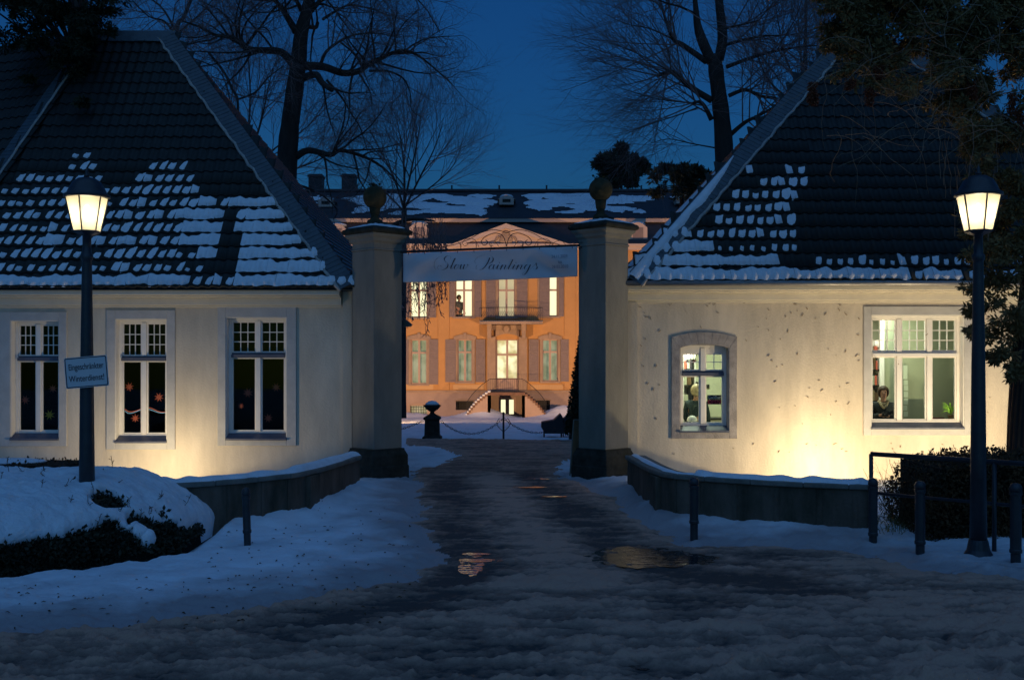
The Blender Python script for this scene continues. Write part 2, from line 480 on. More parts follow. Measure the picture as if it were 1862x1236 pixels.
nr, nc = GX.shape
V = np.stack([GX, GY, z], -1).reshape(-1, 3)
ii, jj = np.meshgrid(np.arange(nr-1), np.arange(nc-1), indexing='ij')
a = (ii*nc + jj).ravel(); FQ = np.stack([a, a+1, a+1+nc, a+nc], 1)
rmf = rm.ravel(); isroad = rmf[FQ].mean(1) > 0.5

def sub_mesh(name, sel, m, attrs):
    f = FQ[sel]; used, inv = np.unique(f, return_inverse=True)
    o = mesh_np(name, V[used], inv.reshape(f.shape), m, None, True, 'structure')
    for k, arr in attrs.items():
        at = o.data.attributes.new(k, 'FLOAT', 'POINT'); at.data.foreach_set('value', arr.ravel()[used].astype(np.float32))
    return o

def snow_ground_mat():
    m = bpy.data.materials.new("ground_snow"); m.use_nodes = True; nt = m.node_tree; b = nt.nodes["Principled BSDF"]
    tc = nt.nodes.new("ShaderNodeTexCoord")
    n = nt.nodes.new("ShaderNodeTexNoise"); n.inputs["Scale"].default_value = 1.3; n.inputs["Detail"].default_value = 8
    at = nt.nodes.new("ShaderNodeAttribute"); at.attribute_name = "edge"
    add = nt.nodes.new("ShaderNodeMath"); add.operation = 'MULTIPLY_ADD'; add.inputs[1].default_value = 0.9
    nt.links.new(tc.outputs["Object"], n.inputs["Vector"])
    nt.links.new(n.outputs["Fac"], add.inputs[0]); nt.links.new(at.outputs["Fac"], add.inputs[2])
    cr = nt.nodes.new("ShaderNodeValToRGB"); cr.color_ramp.elements[0].position = 0.45; cr.color_ramp.elements[1].position = 1.25
    cr.color_ramp.elements[0].color = (0.80, 0.83, 0.88, 1); cr.color_ramp.elements[1].position = 1.0; cr.color_ramp.elements[1].color = (0.38, 0.33, 0.33, 1)
    nt.links.new(add.outputs[0], cr.inputs[0]); nt.links.new(cr.outputs[0], b.inputs["Base Color"])
    b.inputs["Roughness"].default_value = 0.7; b.inputs["Specular IOR Level"].default_value = 0.2
    n2 = nt.nodes.new("ShaderNodeTexNoise"); n2.inputs["Scale"].default_value = 30; n2.inputs["Detail"].default_value = 4
    nt.links.new(tc.outputs["Object"], n2.inputs["Vector"])
    bp = nt.nodes.new("ShaderNodeBump"); bp.inputs["Strength"].default_value = 0.5; bp.inputs["Distance"].default_value = 0.02
    nt.links.new(n2.outputs["Fac"], bp.inputs["Height"]); nt.links.new(bp.outputs[0], b.inputs["Normal"])
    return m
def road_mat():
    m = bpy.data.materials.new("slushy_road"); m.use_nodes = True; nt = m.node_tree; b = nt.nodes["Principled BSDF"]
    at = nt.nodes.new("ShaderNodeAttribute"); at.attribute_name = "slush"
    tc = nt.nodes.new("ShaderNodeTexCoord")
    n = nt.nodes.new("ShaderNodeTexNoise"); n.inputs["Scale"].default_value = 26; n.inputs["Detail"].default_value = 6; n.inputs["Roughness"].default_value = 0.7
    nt.links.new(tc.outputs["Object"], n.inputs["Vector"])
    ad = nt.nodes.new("ShaderNodeMath"); ad.operation = 'MULTIPLY_ADD'; ad.inputs[1].default_value = 0.55
    nt.links.new(n.outputs["Fac"], ad.inputs[0]); nt.links.new(at.outputs["Fac"], ad.inputs[2])
    cr = nt.nodes.new("ShaderNodeValToRGB"); e = cr.color_ramp.elements
    e[0].position = 0.30; e[0].color = (0.085, 0.072, 0.066, 1); e[1].position = 1.0; e[1].color = (0.56, 0.325, 0.235, 1)  # dirty slush brown, its red raised in place of warm city glow
    k = e.new(0.52); k.color = (0.23, 0.148, 0.115, 1)
    k = e.new(0.78); k.color = (0.35, 0.22, 0.165, 1)
    nt.links.new(ad.outputs[0], cr.inputs[0]); nt.links.new(cr.outputs[0], b.inputs["Base Color"])
    rr = nt.nodes.new("ShaderNodeMapRange"); rr.inputs[1].default_value = 0.25; rr.inputs[2].default_value = 0.6; rr.inputs[3].default_value = 0.72; rr.inputs[4].default_value = 0.75
    nt.links.new(ad.outputs[0], rr.inputs[0]); nt.links.new(rr.outputs[0], b.inputs["Roughness"])
    b.inputs["Specular IOR Level"].default_value = 0.10
    n2 = nt.nodes.new("ShaderNodeTexNoise"); n2.inputs["Scale"].default_value = 60; n2.inputs["Detail"].default_value = 5
    nt.links.new(tc.outputs["Object"], n2.inputs["Vector"])
    bp = nt.nodes.new("ShaderNodeBump"); bp.inputs["Strength"].default_value = 0.8; bp.inputs["Distance"].default_value = 0.02
    nt.links.new(n2.outputs["Fac"], bp.inputs["Height"]); nt.links.new(bp.outputs[0], b.inputs["Normal"])
    return m
edge = np.clip(1 - sdw / 1.7, 0, 1)**1.3 * 0.75 * front
sub_mesh("ground", ~isroad, snow_ground_mat(), dict(edge=edge))
sub_mesh("road", isroad, road_mat(), dict(slush=amt))

def puddle_mat():
    m = bpy.data.materials.new("puddle_water"); m.use_nodes = True; nt = m.node_tree; b = nt.nodes["Principled BSDF"]
    b.inputs["Base Color"].default_value = (0.012, 0.013, 0.015, 1); b.inputs["Roughness"].default_value = 0.05
    b.inputs["Specular IOR Level"].default_value = 1.0; b.inputs["IOR"].default_value = 1.5
    tc = nt.nodes.new("ShaderNodeTexCoord"); mp = nt.nodes.new("ShaderNodeMapping"); mp.inputs["Scale"].default_value = (1.0, 2.2, 1)
    n = nt.nodes.new("ShaderNodeTexNoise"); n.inputs["Scale"].default_value = 6; n.inputs["Detail"].default_value = 3
    nt.links.new(tc.outputs["Object"], mp.inputs[0]); nt.links.new(mp.outputs[0], n.inputs["Vector"])
    bp = nt.nodes.new("ShaderNodeBump"); bp.inputs["Strength"].default_value = 0.35; bp.inputs["Distance"].default_value = 0.02
    nt.links.new(n.outputs["Fac"], bp.inputs["Height"]); nt.links.new(bp.outputs[0], b.inputs["Normal"])
    return m
pm = puddle_mat()
def puddle(cx, cy, rx, ry, seed, lvl):
    n = 44; vs = []
    for k in range(n):
        t = 2*math.pi*k/n
        r = 1 + 0.35 * (float(vnoise(3*math.cos(t)+9, 3*math.sin(t)+seed, seed)) - 0.5) + 0.25*(float(vnoise(9*math.cos(t)+9, 9*math.sin(t)+seed, seed+3)) - 0.5)
        vs.append((cx + rx*r*math.cos(t), cy + ry*r*math.sin(t)))
    mb = MB(); zz = gz(cx, cy) + lvl
    mb.add([(q[0], q[1], zz) for q in vs], [tuple(range(n))])
    mb.build("puddle", pm, kind='structure')
puddle(pud1[0][0]-.04, pud1[0][1]-.10, 0.15, 0.62, 3, 0.002)
puddle(pud1[0][0]+.06, pud1[0][1]+.10, 0.26, 0.10, 23, 0.004)
puddle(pud1[0][0]-.02, pud1[0][1]+.52, 0.17, 0.08, 24, 0.004)
puddle(pud2[0][0], pud2[0][1], 0.74, 0.78, 5, 0.006)
for (px, py, rx, ry, sd_) in ((962,886,.28,.10,11),(1010,903,.20,.06,12),(985,871,.16,.06,13),(1168,1214,.10,.06,14),(1210,1213,.12,.06,15)):
    q = G(px, py); puddle(q[0], q[1], rx, ry, sd_, 0.008)

# ------------------------------------------------------------------ gatehouses
YW = 21.0     # wall face
YE = 20.6     # eave line
def wall_holes(mb, x0, x1, z0, z1, holes, y0, y1):
    xs = sorted(set([x0, x1] + [h[0] for h in holes] + [h[1] for h in holes]))
    for a, b in zip(xs[:-1], xs[1:]):
        if b - a < 1e-5: continue
        hs = sorted([h for h in holes if h[0] <= a + 1e-6 and h[1] >= b - 1e-6], key=lambda h: h[2])
        zc = z0
        for h in hs:
            if h[2] > zc: mb.box(a, b, y0, y1, zc, h[2])
            zc = h[3]
        if z1 > zc: mb.box(a, b, y0, y1, zc, z1)

def rect(px0, px1, py0, py1, Y=YW):    # -> x0,x1,z0,z1
    return (X_(px0, Y), X_(px1, Y), Z_(py1, Y), Z_(py0, Y))

def gate_window(parent, sur, opn, lights, transom_py, rowsn, colsn, sur_mat, glassm, ledge_mat, arch=False, label=None, sills=True):
    """window > surround, frame, transom, glazing_bar, pane, sill"""
    sx0, sx1, sz0, sz1 = rect(*sur); x0, x1, z0, z1 = rect(*opn)
    w = MB()
    d = 0.03
    if arch:
        n = 8; top = []; bot = []
        rise = 0.10
        for k in range(n + 1):
            t = k / n; xx = sx0 + (sx1 - sx0) * t
            top.append((xx, sz1 - rise + rise * (1 - (2*t - 1)**2)))
        for k in range(n + 1):
            t = 1 - k / n; xx = x0 + (x1 - x0) * t
            bot.append((xx, z1 - 0.07 + 0.08 * (1 - (2*t - 1)**2)))
        for k in range(n):
            a, b2 = top[k], top[k+1]; c, e = bot[n-k-1], bot[n-k]
            w.prism([e, c, b2, a], YW - d, YW + 0.02)
        # the wall hole is rectangular: fill the corners above the arch
        w.prism([(sx0, sz0), (x0, sz0), (x0, bot[-1][1]), (sx0, top[0][1])], YW - d, YW + 0.02); w.prism([(x1, sz0), (sx1, sz0), (sx1, top[-1][1]), (x1, bot[0][1])], YW - d, YW + 0.02)
        w.box(x0, x1, YW - d, YW + 0.02, sz0, z0)
    else:
        w.box(sx0, x0, YW - d, YW, sz0, sz1); w.box(x1, sx1, YW - d, YW, sz0, sz1)
        w.box(x0, x1, YW - d, YW, sz0, z0); w.box(x0, x1, YW - d, YW, z1, sz1)
    win = w.build("window", sur_mat, parent, label=label, bevel=0.006)
    yf0, yf1 = YW + 0.16, YW + 0.24
    # reveal lining
    rv = MB(); rv.box(x0 - 0.004, x0 + 0.012, YW - 0.01, yf1, z0, z1); rv.box(x1 - 0.012, x1 + 0.004, YW - 0.01, yf1, z0, z1); rv.box(x0 + .012, x1 - .012, YW - 0.01, yf1, z1 - 0.012, z1 + 0.004)
    rv.build("reveal", M['white'] if not arch else M['stone'], win)
    zs = z0 + 0.07
    sl = MB(); sl.add([(x0, YW - 0.07, z0 + 0.005), (x1, YW - 0.07, z0 + 0.005), (x1, yf0 + 0.02, zs + 0.03), (x0, yf0 + 0.02, zs + 0.03),
                       (x0, YW - 0.07, z0 - 0.03), (x1, YW - 0.07, z0 - 0.03), (x1, yf0 + .02, z0 - 0.03), (x0, yf0 + .02, z0 - 0.03)],
                      [(0,1,2,3),(4,7,6,5),(0,4,5,1),(1,5,6,2),(2,6,7,3),(3,7,4,0)])
    sl.build("sill", ledge_mat, win)
    fw = 0.055
    zt = Z_(transom_py, yf0)
    ztop = z1 - 0.012
    fr = MB()
    xa, xb = x0 + 0.012, x1 - 0.012
    fr.box(xa, xa + fw, yf0, yf1, zs, ztop); fr.box(xb - fw, xb, yf0, yf1, zs, ztop)
    fr.box(xa + fw, xb - fw, yf0, yf1, ztop - fw - (0.10 if arch else 0), ztop); fr.box(xa + fw, xb - fw, yf0, yf1, zs, zs + fw)
    step = (xb - xa) / lights
    for k in range(1, lights):
        xm = xa + step * k
        fr.box(xm - 0.045, xm + 0.045, yf0 - 0.015, yf1, zs + fw, zt - 0.04); fr.box(xm - 0.045, xm + 0.045, yf0 - 0.015, yf1, zt + 0.05, ztop - fw)
    # casement rails inside every light
    L = []
    for k in range(lights):
        l = xa + step * k + (fw if k == 0 else 0.045); r = xa + step * (k + 1) - (fw if k == lights - 1 else 0.045)
        L.append((l, r))
        for (q0, q1) in ((zs + fw, zt - 0.04), (zt + 0.05, ztop - fw - (0.10 if arch else 0))):
            c = 0.028
            fr.box(l, l + c, yf0 + 0.02, yf1 - 0.01, q0, q1); fr.box(r - c, r, yf0 + 0.02, yf1 - 0.01, q0, q1)
            fr.box(l + c, r - c, yf0 + 0.02, yf1 - 0.01, q0, q0 + c); fr.box(l + c, r - c, yf0 + 0.02, yf1 - 0.01, q1 - c, q1)
    fr.build("frame", M['white'], win, bevel=0.004)
    tr = MB(); tr.box(xa + fw, xb - fw, yf0 - 0.05, yf0 - 0.001, zt - 0.04, zt + 0.02); tr.box(xa + fw, xb - fw, yf0, yf1, zt - 0.04, zt + 0.05)
    tr.build("transom", ledge_mat if arch or lights == 2 else M['white'], win, bevel=0.004)
    c = 0.028; gb = MB(); yg = yf0 + 0.045
    for l, r in L:
        l += c; r -= c
        q0, q1 = zt + 0.05 + c, ztop - fw - c - (0.10 if arch else 0)
        for i in range(1, colsn):
            xm = l + (r - l) * i / colsn; gb.box(xm - 0.008, xm + 0.008, yg - 0.012, yg + 0.02, q0, q1)
        for j in range(1, rowsn):
            zm = q0 + (q1 - q0) * j / rowsn; gb.box(l, r, yg - 0.015, yg + 0.017, zm - 0.008, zm + 0.008)
        for i in range(colsn):
            for j in range(rowsn):
                p = MB(); p.box(l + (r-l)*i/colsn + .008, l + (r-l)*(i+1)/colsn - .008, yg, yg + 0.004, q0 + (q1-q0)*j/rowsn + .008, q0 + (q1-q0)*(j+1)/rowsn - .008)
                p.build("pane", glassm, win)
        p = MB(); p.box(l, r, yg, yg + 0.004, zs + fw + c, zt - 0.04 - c); p.build("pane", glassm, win)
    gb.build("glazing_bar", M['white'], win)
    return win, (x0, x1, z0, z1)

# --- tile and roof snow
TW, TL = 0.20, 0.335
def tile_mesh():
    prof = []
    for k in range(7):
        u = k / 6; prof.append((u * (TW + 0.012) - 0.006, 0.020 * math.sin(u * 2 * math.pi * 0.98 + 0.5) + 0.012))
    vs = []
    for (v, n0) in ((0.0, 0.036), (TL + 0.05, 0.004)):
        for (u, h) in prof: vs.append((u, v, n0 + h))
    for (u, h) in prof: vs.append((u, 0.0, 0.036 + h - 0.026))
    fs = [(i, i+1, i+8, i+7) for i in range(6)] + [(14+i, 15+i, i+1, i) for i in range(6)]
    return vs, fs
TV, TF = tile_mesh()
TILE = bpy.data.meshes.new("roof_tile"); TILE.from_pydata(TV, [], TF); TILE.materials.append(M['tile'])
TILE.polygons.foreach_set("use_smooth", [True]*6 + [False]*6)

def snow_cell(mb, kmap, p, U, Vv, N, c, r, dv):
    ci = int(round(c / TW)); k = kmap.get((ci, r), 0)
    if not k: return
    full = k > .80; L_ = kmap.get((ci-1, r), 0) > .80; R_ = kmap.get((ci+1, r), 0) > .80
    up = kmap.get((ci, r+1), 0) > .80
    n, m = 7, 6; b = len(mb.v); h = random.uniform(.020, .034)
    if full:
        u0 = 0.0 if L_ else .012; u1 = TW if R_ else TW - .02
        v0 = .022; v1 = dv
    else:
        wd = TW * (.30 + .85 * k); u0 = random.uniform(.01, .05); u1 = min(TW, u0 + wd); v0 = .03; v1 = min(dv*1.0, dv * (.36 + .90 * k) * random.uniform(.8, 1.1))
    sk = 0 if full else .22
    for j in range(m):
        for i in range(n):
            s_, t_ = i/(n-1), j/(m-1); a = 2*s_-1; q = 2*t_-1
            if full:
                uu = u0 + (u1-u0)*s_; lo = v0 + .026*math.sin((uu/TW)*2*math.pi + 3.6) + (.03*(a*a)**3 if not (L_ and a < 0) and not (R_ and a > 0) else 0)
                gu = (ci*TW + uu); lo += .050*(float(vnoise(gu*7, r*3.7, 83))-.45); v1 = dv*(.74 + .42*float(vnoise(gu*5+9, r*5.1, 84))) + .02*(k-.8)
                vv_ = lo + (v1-lo)*t_ + (random.uniform(-.008, .008) if 0 < j < m-1 else 0)
                ef = abs(q)**4
                if a < 0 and not L_: ef = max(ef, abs(a)**4)
                if a > 0 and not R_: ef = max(ef, abs(a)**4)
            else:
                ss = a*math.sqrt(1-.30*q*q); tt = q*math.sqrt(1-.30*a*a)
                uu = (u0+u1)/2 + ss*(u1-u0)/2 + random.uniform(-.006, .006); vv_ = (v0+v1)/2 + tt*(v1-v0)/2 + random.uniform(-.008, .008); uu += (vv_-v0)*sk; ef = max(abs(a), abs(q))**4
            hh = .040*(1-vv_/dv*.85) + .014 + .020*math.sin(uu/TW*2*math.pi*.98+.5)*1.0 + h*(1-ef)*(1 if full else .75) + (.012 if full else 0)*(1-ef) - (.03 if ef > .99 and not up else 0) + (random.uniform(-.004, .004) if 0 < i < n-1 else 0)
            mb.v.append(tuple(p + U*uu + Vv*vv_ + N*hh))
    for j in range(m-1):
        for i in range(n-1): q = b+j*n+i; mb.f.append((q, q+1, q+1+n, q+n))
def roof_face(parent, E0, E1, T1, T0, cov, nobj, snow_mb):
    """Quad face: eave E0->E1 (left to right), top T0 (left), T1 (right). Lays pantiles on it."""
    E0, E1, T0, T1 = map(Vector, (E0, E1, T0, T1))
    U = (E1 - E0).normalized(); W = (T0 - E0)
    Vv = (W - U * W.dot(U)); H = Vv.length; Vv.normalize(); N = U.cross(Vv).normalized()
    L = (E1 - E0).length; a0 = (T0 - E0).dot(U); a1 = (T1 - E0).dot(U)
    nrow = int(round(H / TL)); dv = H / nrow
    mtx = Matrix((U, Vv, N)).transposed().to_4x4()
    cells = []
    for r in range(nrow):
        v = r * dv; t = (v + dv * .5) / H
        lo = a0 * t; hi = L + (a1 - L) * t
        k = int(math.floor(lo / TW))
        while k * TW < hi:
            c = k * TW + (0.0)
            if c + TW * 0.9 > lo and c + TW * 0.1 < hi:
                cells.append((c, v, r))
            k += 1
    far_v, far_f = [], []
    vis = []
    for (c, v, r) in cells:
        p = E0 + U * c + Vv * v + N * (random.uniform(0, 0.006))
        q = p + U * TW/2 + Vv * dv/2
        px = HX + q.x / q.y * F; py = HY - (q.z - HC) / q.y * F
        vis.append((p, px, py, c, v, r))
    kmap = {}
    for (p, px, py, c, v, r) in vis:
        nz_ = float(fbm(px/38., py/30., 3, 87)) - .5
        k = cov(px + 30*nz_ + random.uniform(-6, 6), py + 26*(float(fbm(px/50.+9, py/40., 2, 88)) - .5) + random.uniform(-4, 4)) if cov else 0
        if k <= 0: continue
        k += random.uniform(-0.16, 0.14) + .45*nz_
        if k < 0.12: continue
        kmap[(int(round(c / TW)), r)] = k
    vis.sort(key=lambda s: (0 if (-10 < s[1] < 1780) else 1, s[5]))
    for idx, (p, px, py, c, v, r) in enumerate(vis):
        if idx < nobj:
            o = bpy.data.objects.new("roof_tile", TILE)
            o.parent = parent; col.objects.link(o)
            mm = mtx.copy(); mm.translation = p - ORG[parent.name]
            jit = Matrix.Rotation(random.uniform(-0.012, 0.012), 4, 'Z') @ Matrix.Rotation(random.uniform(-0.012, 0.012), 4, 'X')
            o.matrix_local = mm @ jit
        else:
            b = len(far_v)
            for t3 in TV:
                far_v.append(tuple(p + U*t3[0] + Vv*t3[1] + N*t3[2]))
            far_f += [tuple(i + b for i in f) for f in TF]
        snow_cell(snow_mb, kmap, p, U, Vv, N, c, r, dv)
    # batten board below the tiles keeps the roof closed
    bd = MB(); off = N * -0.02
    bd.add([E0+off, E1+off, T1+off, T0+off], [(0,1,2,3)])
    return far_v, far_f, bd, (U, Vv, N, H)

def hip_band(parent, A, B, inward, N, width, name="hip_slate"):
    """slate courses lapped along a hip or ridge from A to B, lying on the face (inward = in-plane direction)"""
    A, B, inward, N = map(Vector, (A, B, inward, N)); D = B - A; L = D.length; D.normalize()
    n = int(L / 0.11); vs = []
    for i in range(n):
        mb = MB(); s0 = L * i / n; s1 = L * (i + 1) / n + 0.05
        w = width + random.uniform(-.008, .008)
        a = A + D*s0; b = A + D*s1
        lo, hi = N*(0.073 + random.uniform(-.002, .002)), N*0.064
        o2 = -inward*0.03
        q = [a + o2 + lo, a + inward*w + lo, b + inward*w + hi, b + o2 + hi]
        q2 = [a + o2 + lo - N*0.02, a + inward*w + lo - N*0.02, b + inward*w + hi - N*.02, b + o2 + hi - N*.02]
        vs.append((q, q2))
    return vs

def build_roof(house, faces, nobj, covs, bands, hips_mortar, extra_closed):
    """house > roof > roof_tile, hip_slate, mortar, snow"""
    roofmb = MB()
    snow = MB(); fv, ff = [], []
    frames = []
    for k, (E0, E1, T1, T0) in enumerate(faces):
        U = None
        frames.append(None)
    rb = MB()
    for (E0, E1, T1, T0) in faces:
        e0, e1, t1, t0 = map(Vector, (E0, E1, T1, T0)); N = (e1-e0).cross(t0-e0).normalized()*-0.02
        rb.add([e0+N, e1+N, t1+N, t0+N], [(0,1,2,3)])
    for q in extra_closed: rb.add(q, [tuple(range(len(q)))])
    roof = rb.build("roof", M['slate'], house)
    for k, (E0, E1, T1, T0) in enumerate(faces):
        a, b, bd, fr = roof_face(roof, E0, E1, T1, T0, covs[k], nobj[k], snow)
        base = len(fv); fv += a; ff += [tuple(i + base for i in f) for f in b]
        frames[k] = fr
    if fv:
        mb = MB(); mb.v = fv; mb.f = ff; mb.build("upper_tiles", M['tile'], roof, smooth=False, kind='stuff')
    if snow.v: snow.build("snow_patches", M['snow'], roof, smooth=True, kind='stuff')
    return roof, frames
def interp(x, pts):
    return float(np.interp(x, [p[0] for p in pts], [p[1] for p in pts]))
TOPL = [(-60,350),(0,345),(40,318),(100,306),(135,285),(155,264),(165,300),(200,342),(230,326),(280,300),(350,297),(357,345),(372,353),(485,360),(515,388),(620,500)]
def covL(px, py):
    if px < -40: return 0.5 if py > 440 else 0
    t = interp(px, TOPL)
    if py < t: return 0
    if py > 503: return 1.1 if px < 300 or px > 430 else 0.8
    if 405 < px < 432 and 385 < py < 470: return 0
    if px >= 430: return 1.12 if py > 385 or px > 480 else .85
    if py > 462: return 0.5 if px < 200 else (0.62 if px < 330 else 0.10)
    if px > 356: return 0.95 if py > 380 else 0.8
    if px > 262 and py < 366: return 0.76
    if px > 225 and py < 366: return 0.6
    if py > 425: return 0.78
    if px > 210: return 0.62 + 0.25 * (py > 385) * (px > 290)
    return min(0.66, 0.36 + (py - t) / 330)
def covR(px, py):
    if px > 1760: return 0.6 if py > 470 else 0
    if py > 492: return 1.15 if px < 1430 else 0.95
    d = 0
    if 1395 < px < 1456 and 312 < py < 405: return 0.86
    if 1262 < px < 1440 and 318 < py < 440 and px > 1368 - (py - 330) * 1.08: return 0.68
    if 1356 < px < 1372 and 297 < py < 330: return 0.95
    if px < 1250 + (py - 410) * 0.0 and py > 415 - (px - 1253) * 0.9: d = 1.0
    if px < 1292 and py > 425: d = 1.0
    if 1290 <= px < 1300 and py > 440: d = 1.0
    if d: return 1.15
    if py > 470: return 0.92 if px < 1425 else (0.0 if px < 1480 else (0.45 if px < 1620 else 0.75))
    if px > 1625 and py > 462: return 0.55
    if 1285 < px < 1410 and 355 < py < 415 and py > 640 - px * 0.205: return 0.62
    if 1270 < px < 1345 and 410 <= py < 432: return 0.9
    if 1340 <= px < 1432 and 405 <= py < 440: return 0.55
    if 1395 <= px < 1450 and 400 < py < 470: return 0.42
    if 1300 < px < 1395 and 440 <= py < 470: return 0.2
    return 0
snowslab = M['snow']

def roof_side_snow(mb, A, B, inw, N, t0, t1, w0, w1, h=0.07, seed=0):
    """snow strip along hip A->B between parameters, width w0..w1 measured inward"""
    A, B, inw, N = map(Vector, (A, B, inw, N)); n = 26; m = 5; base = len(mb.v)
    for i in range(n):
        t = t0 + (t1 - t0) * i / (n-1); c = A + (B-A)*t; fade = min(1, (1 - i/(n-1)) * 3 + 0.15)
        ww = w0 + (w1 - w0) * fade * (0.75 + 0.5 * float(vnoise(i*0.45, seed, seed)))
        for j in range(m):
            s_ = j/(m-1); e = 1 - abs(2*s_-1)**3
            mb.v.append(tuple(c + inw*(w0*0 + 0.0 + (ww)*s_) + N*(0.06 + h*e*(0.4+0.6*fade))))
    for i in range(n-1):
        for j in range(m-1):
            q = base + i*m + j; mb.f.append((q, q+1, q+1+m, q+m))

# ---------------- left gatehouse
EZL = Z_(524, YE); APL = Vector((-7.66, 24.76, 9.50)); AP2 = Vector((X_(180, 24.76), 24.76, 9.50))
EL0 = Vector((-11.03, YE, EZL)); EL1 = Vector((-2.89, YE, EZL))
WDIR = Vector((-0.928, 0.372, 0)); EW0 = EL0 + WDIR * 9.6; TW0 = AP2 + WDIR * 9.6
hl = thing("gatehouse", (-6.9, 21.0, 0), "cream gatehouse left of the gate with three dark paper-star windows and snowy tile roof", "house")
h1 = (0, 122, 567, 811); o1 = (20, 107.6, 583, 797)
h2 = (194, 319, 564, 817); o2 = (210, 304, 580, 802)
h3 = (396, 539, 559, 810); o3 = (411, 521.5, 577, 797)
mb = MB()
xr = X_(640, YW)
wall_holes(mb, -11.0, xr, -0.6, EZL - 0.02, [rect(*o) for o in (o1, o2, o3)], YW, YW + 0.34)
mb.box(xr - 0.3, xr, YW + 0.34, 28.2, -0.6, EZL - 0.02)
mb.box(-20, xr - 0.3, 28.2, 28.5, -0.6, EZL - 0.02)
q0 = Vector((-11.0, YW, 0)); q1 = q0 + WDIR * 9.4; nn = Vector((0.372, 0.928, 0)) * 0.3
mb.slab([(q1.x, q1.y), (q0.x, q0.y), (q0.x, q0.y + 0.33), (q1.x + nn.x, q1.y + nn.y)], -0.6, EZL - 0.02)
mb.box(-20.2, -19.9, 24.5, 28.2, -0.6, EZL - 0.02)
wallL = mb.build("wall", M['plaster'], hl)
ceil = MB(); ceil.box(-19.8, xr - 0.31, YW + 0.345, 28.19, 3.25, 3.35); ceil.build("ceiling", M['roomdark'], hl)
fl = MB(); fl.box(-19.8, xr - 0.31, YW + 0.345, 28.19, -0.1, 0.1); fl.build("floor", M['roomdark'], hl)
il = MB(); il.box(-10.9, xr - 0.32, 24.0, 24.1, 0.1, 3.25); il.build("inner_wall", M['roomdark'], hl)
def cornice(house, x0, x1, ztop, ret):
    c = MB()
    zc = ztop
    for (dy, za, zb) in ((0.33, 0.0, -0.09), (0.24, -0.09, -0.13), (0.10, -0.13, -0.27), (0.035, -0.27, -0.315)):
        c.box(x0, x1, YW - dy, YW - 0.001, zc + zb, zc + za)
    c.build("cornice", M['cornice'], house, bevel=0.006)
cornice(hl, -11.05, X_(622, YW), EZL - 0.03, 0)
pl_ = MB(); pl_.box(X_(624, YW), xr + 0.004, YW - 0.05, YW - 0.002, -0.5, EZL - 0.04); pl_.build("corner_strip", M['plaster'], hl)
for sur, opn in ((h1, o1), (h2, o2), (h3, o3)):
    gate_window(hl, sur, opn, 2, 652 if sur is not h3 else 646, 3, 3, M['surround'], M['darkglass'], M['ledge'])
capN = lambda E0, E1, T: (Vector(E1)-Vector(E0)).cross(Vector(T)-Vector(E0)).normalized()
backL = [(EL1.x, 29.2, EZL), (APL.x, APL.y + 0.05, APL.z), (AP2.x, AP2.y + 0.05, AP2.z), (-20, 29.2, EZL)]
sideL = [EL1, (EL1.x, 29.2, EZL), APL + Vector((0, 0.02, 0))]
roofL, frL = build_roof(hl, [(EL0, EL1, APL, AP2), (EW0, EL0, AP2, TW0)], [300, 0], [covL, covL], None, None,
    [sideL, backL[::-1], [EW0, TW0, AP2, (-20, 29.2, EZL)], [EL0 - Vector((0,0,0.03)), EW0 - Vector((0,0,0.03)), Vector((-20, 29.2, EZL-0.03)), Vector((EL1.x, 29.2, EZL-0.03)), EL1 - Vector((0,0,0.03))]])
def lay_hip(roof, A, B, interior, N, width, mortar_side=True, skip=None, count=True):
    A, B = Vector(A), Vector(B); D = (B - A).normalized(); inw = (Vector(interior) - A); inw = (inw - D * inw.dot(D)).normalized()
    for i, (q, q2) in enumerate(hip_band(roof, A, B, inw, N, width)):
        mb = MB(); mb.add(q + q2, [(0,1,2,3), (4,7,6,5), (0,4,5,1), (1,5,6,2), (2,6,7,3), (3,7,4,0)])
        mb.build("hip_slate", M['slate'], roof)
    if mortar_side:
        mo = MB(); n = 60; pts = []; rad = []
        for i in range(n + 1):
            t = i / n; pts.append(A.lerp(B, t) + inw * (width + 0.02 + 0.016*math.sin(i*1.9) + random.uniform(-.012, .012)) + N * (0.045)); rad.append(0.030 + 0.010 * random.random())
        mo.tube(pts, rad, 5); mo.build("mortar_fillet", M['mortar'], roof, smooth=True)
    return inw
NL = frL[0][2]
inwL = lay_hip(roofL, EL1.lerp(APL, .012), APL, EL0, NL, 0.30)
lay_hip(roofL, AP2, APL + Vector((0.05, 0, 0)), EL0 + Vector((3, 0, 0)), NL, 0.32, False)
NW = frL[1][2]
lay_hip(roofL, EL0, AP2, EW0, NW, 0.30, False)
mo = MB(); mo.tube([EL0.lerp(AP2, i/40) + NL*0.06 + Vector((random.uniform(-.01,.01), 0, 0)) for i in range(41)], 0.03, 5); mo.build("mortar_fillet", M['mortar'], roofL)
# side face slates (gate side): courses as thin lapped strips
def side_courses(roof, A, Bk, T):
    A, Bk, T = map(Vector, (A, Bk, T)); N = (Bk - A).cross(T - A).normalized()
    if N.z < 0: N = -N
    n = 46; mb = MB()
    for i in range(n):
        t0 = i / n; t1 = (i + 1.25) / n
        a0 = A.lerp(T, t0); b0 = Bk.lerp(T, t0); a1 = A.lerp(T, min(1, t1)); b1 = Bk.lerp(T, min(1, t1))
        mb.add([a0 + N*.05, b0 + N*.05, b1 + N*.02, a1 + N*.02, a0, b0], [(0,1,2,3), (4,5,1,0)])
    mb.build("side_slates", M['slate'], roof, kind='stuff')
    return N
side_courses(roofL, EL1, (EL1.x, 29.2, EZL), APL)

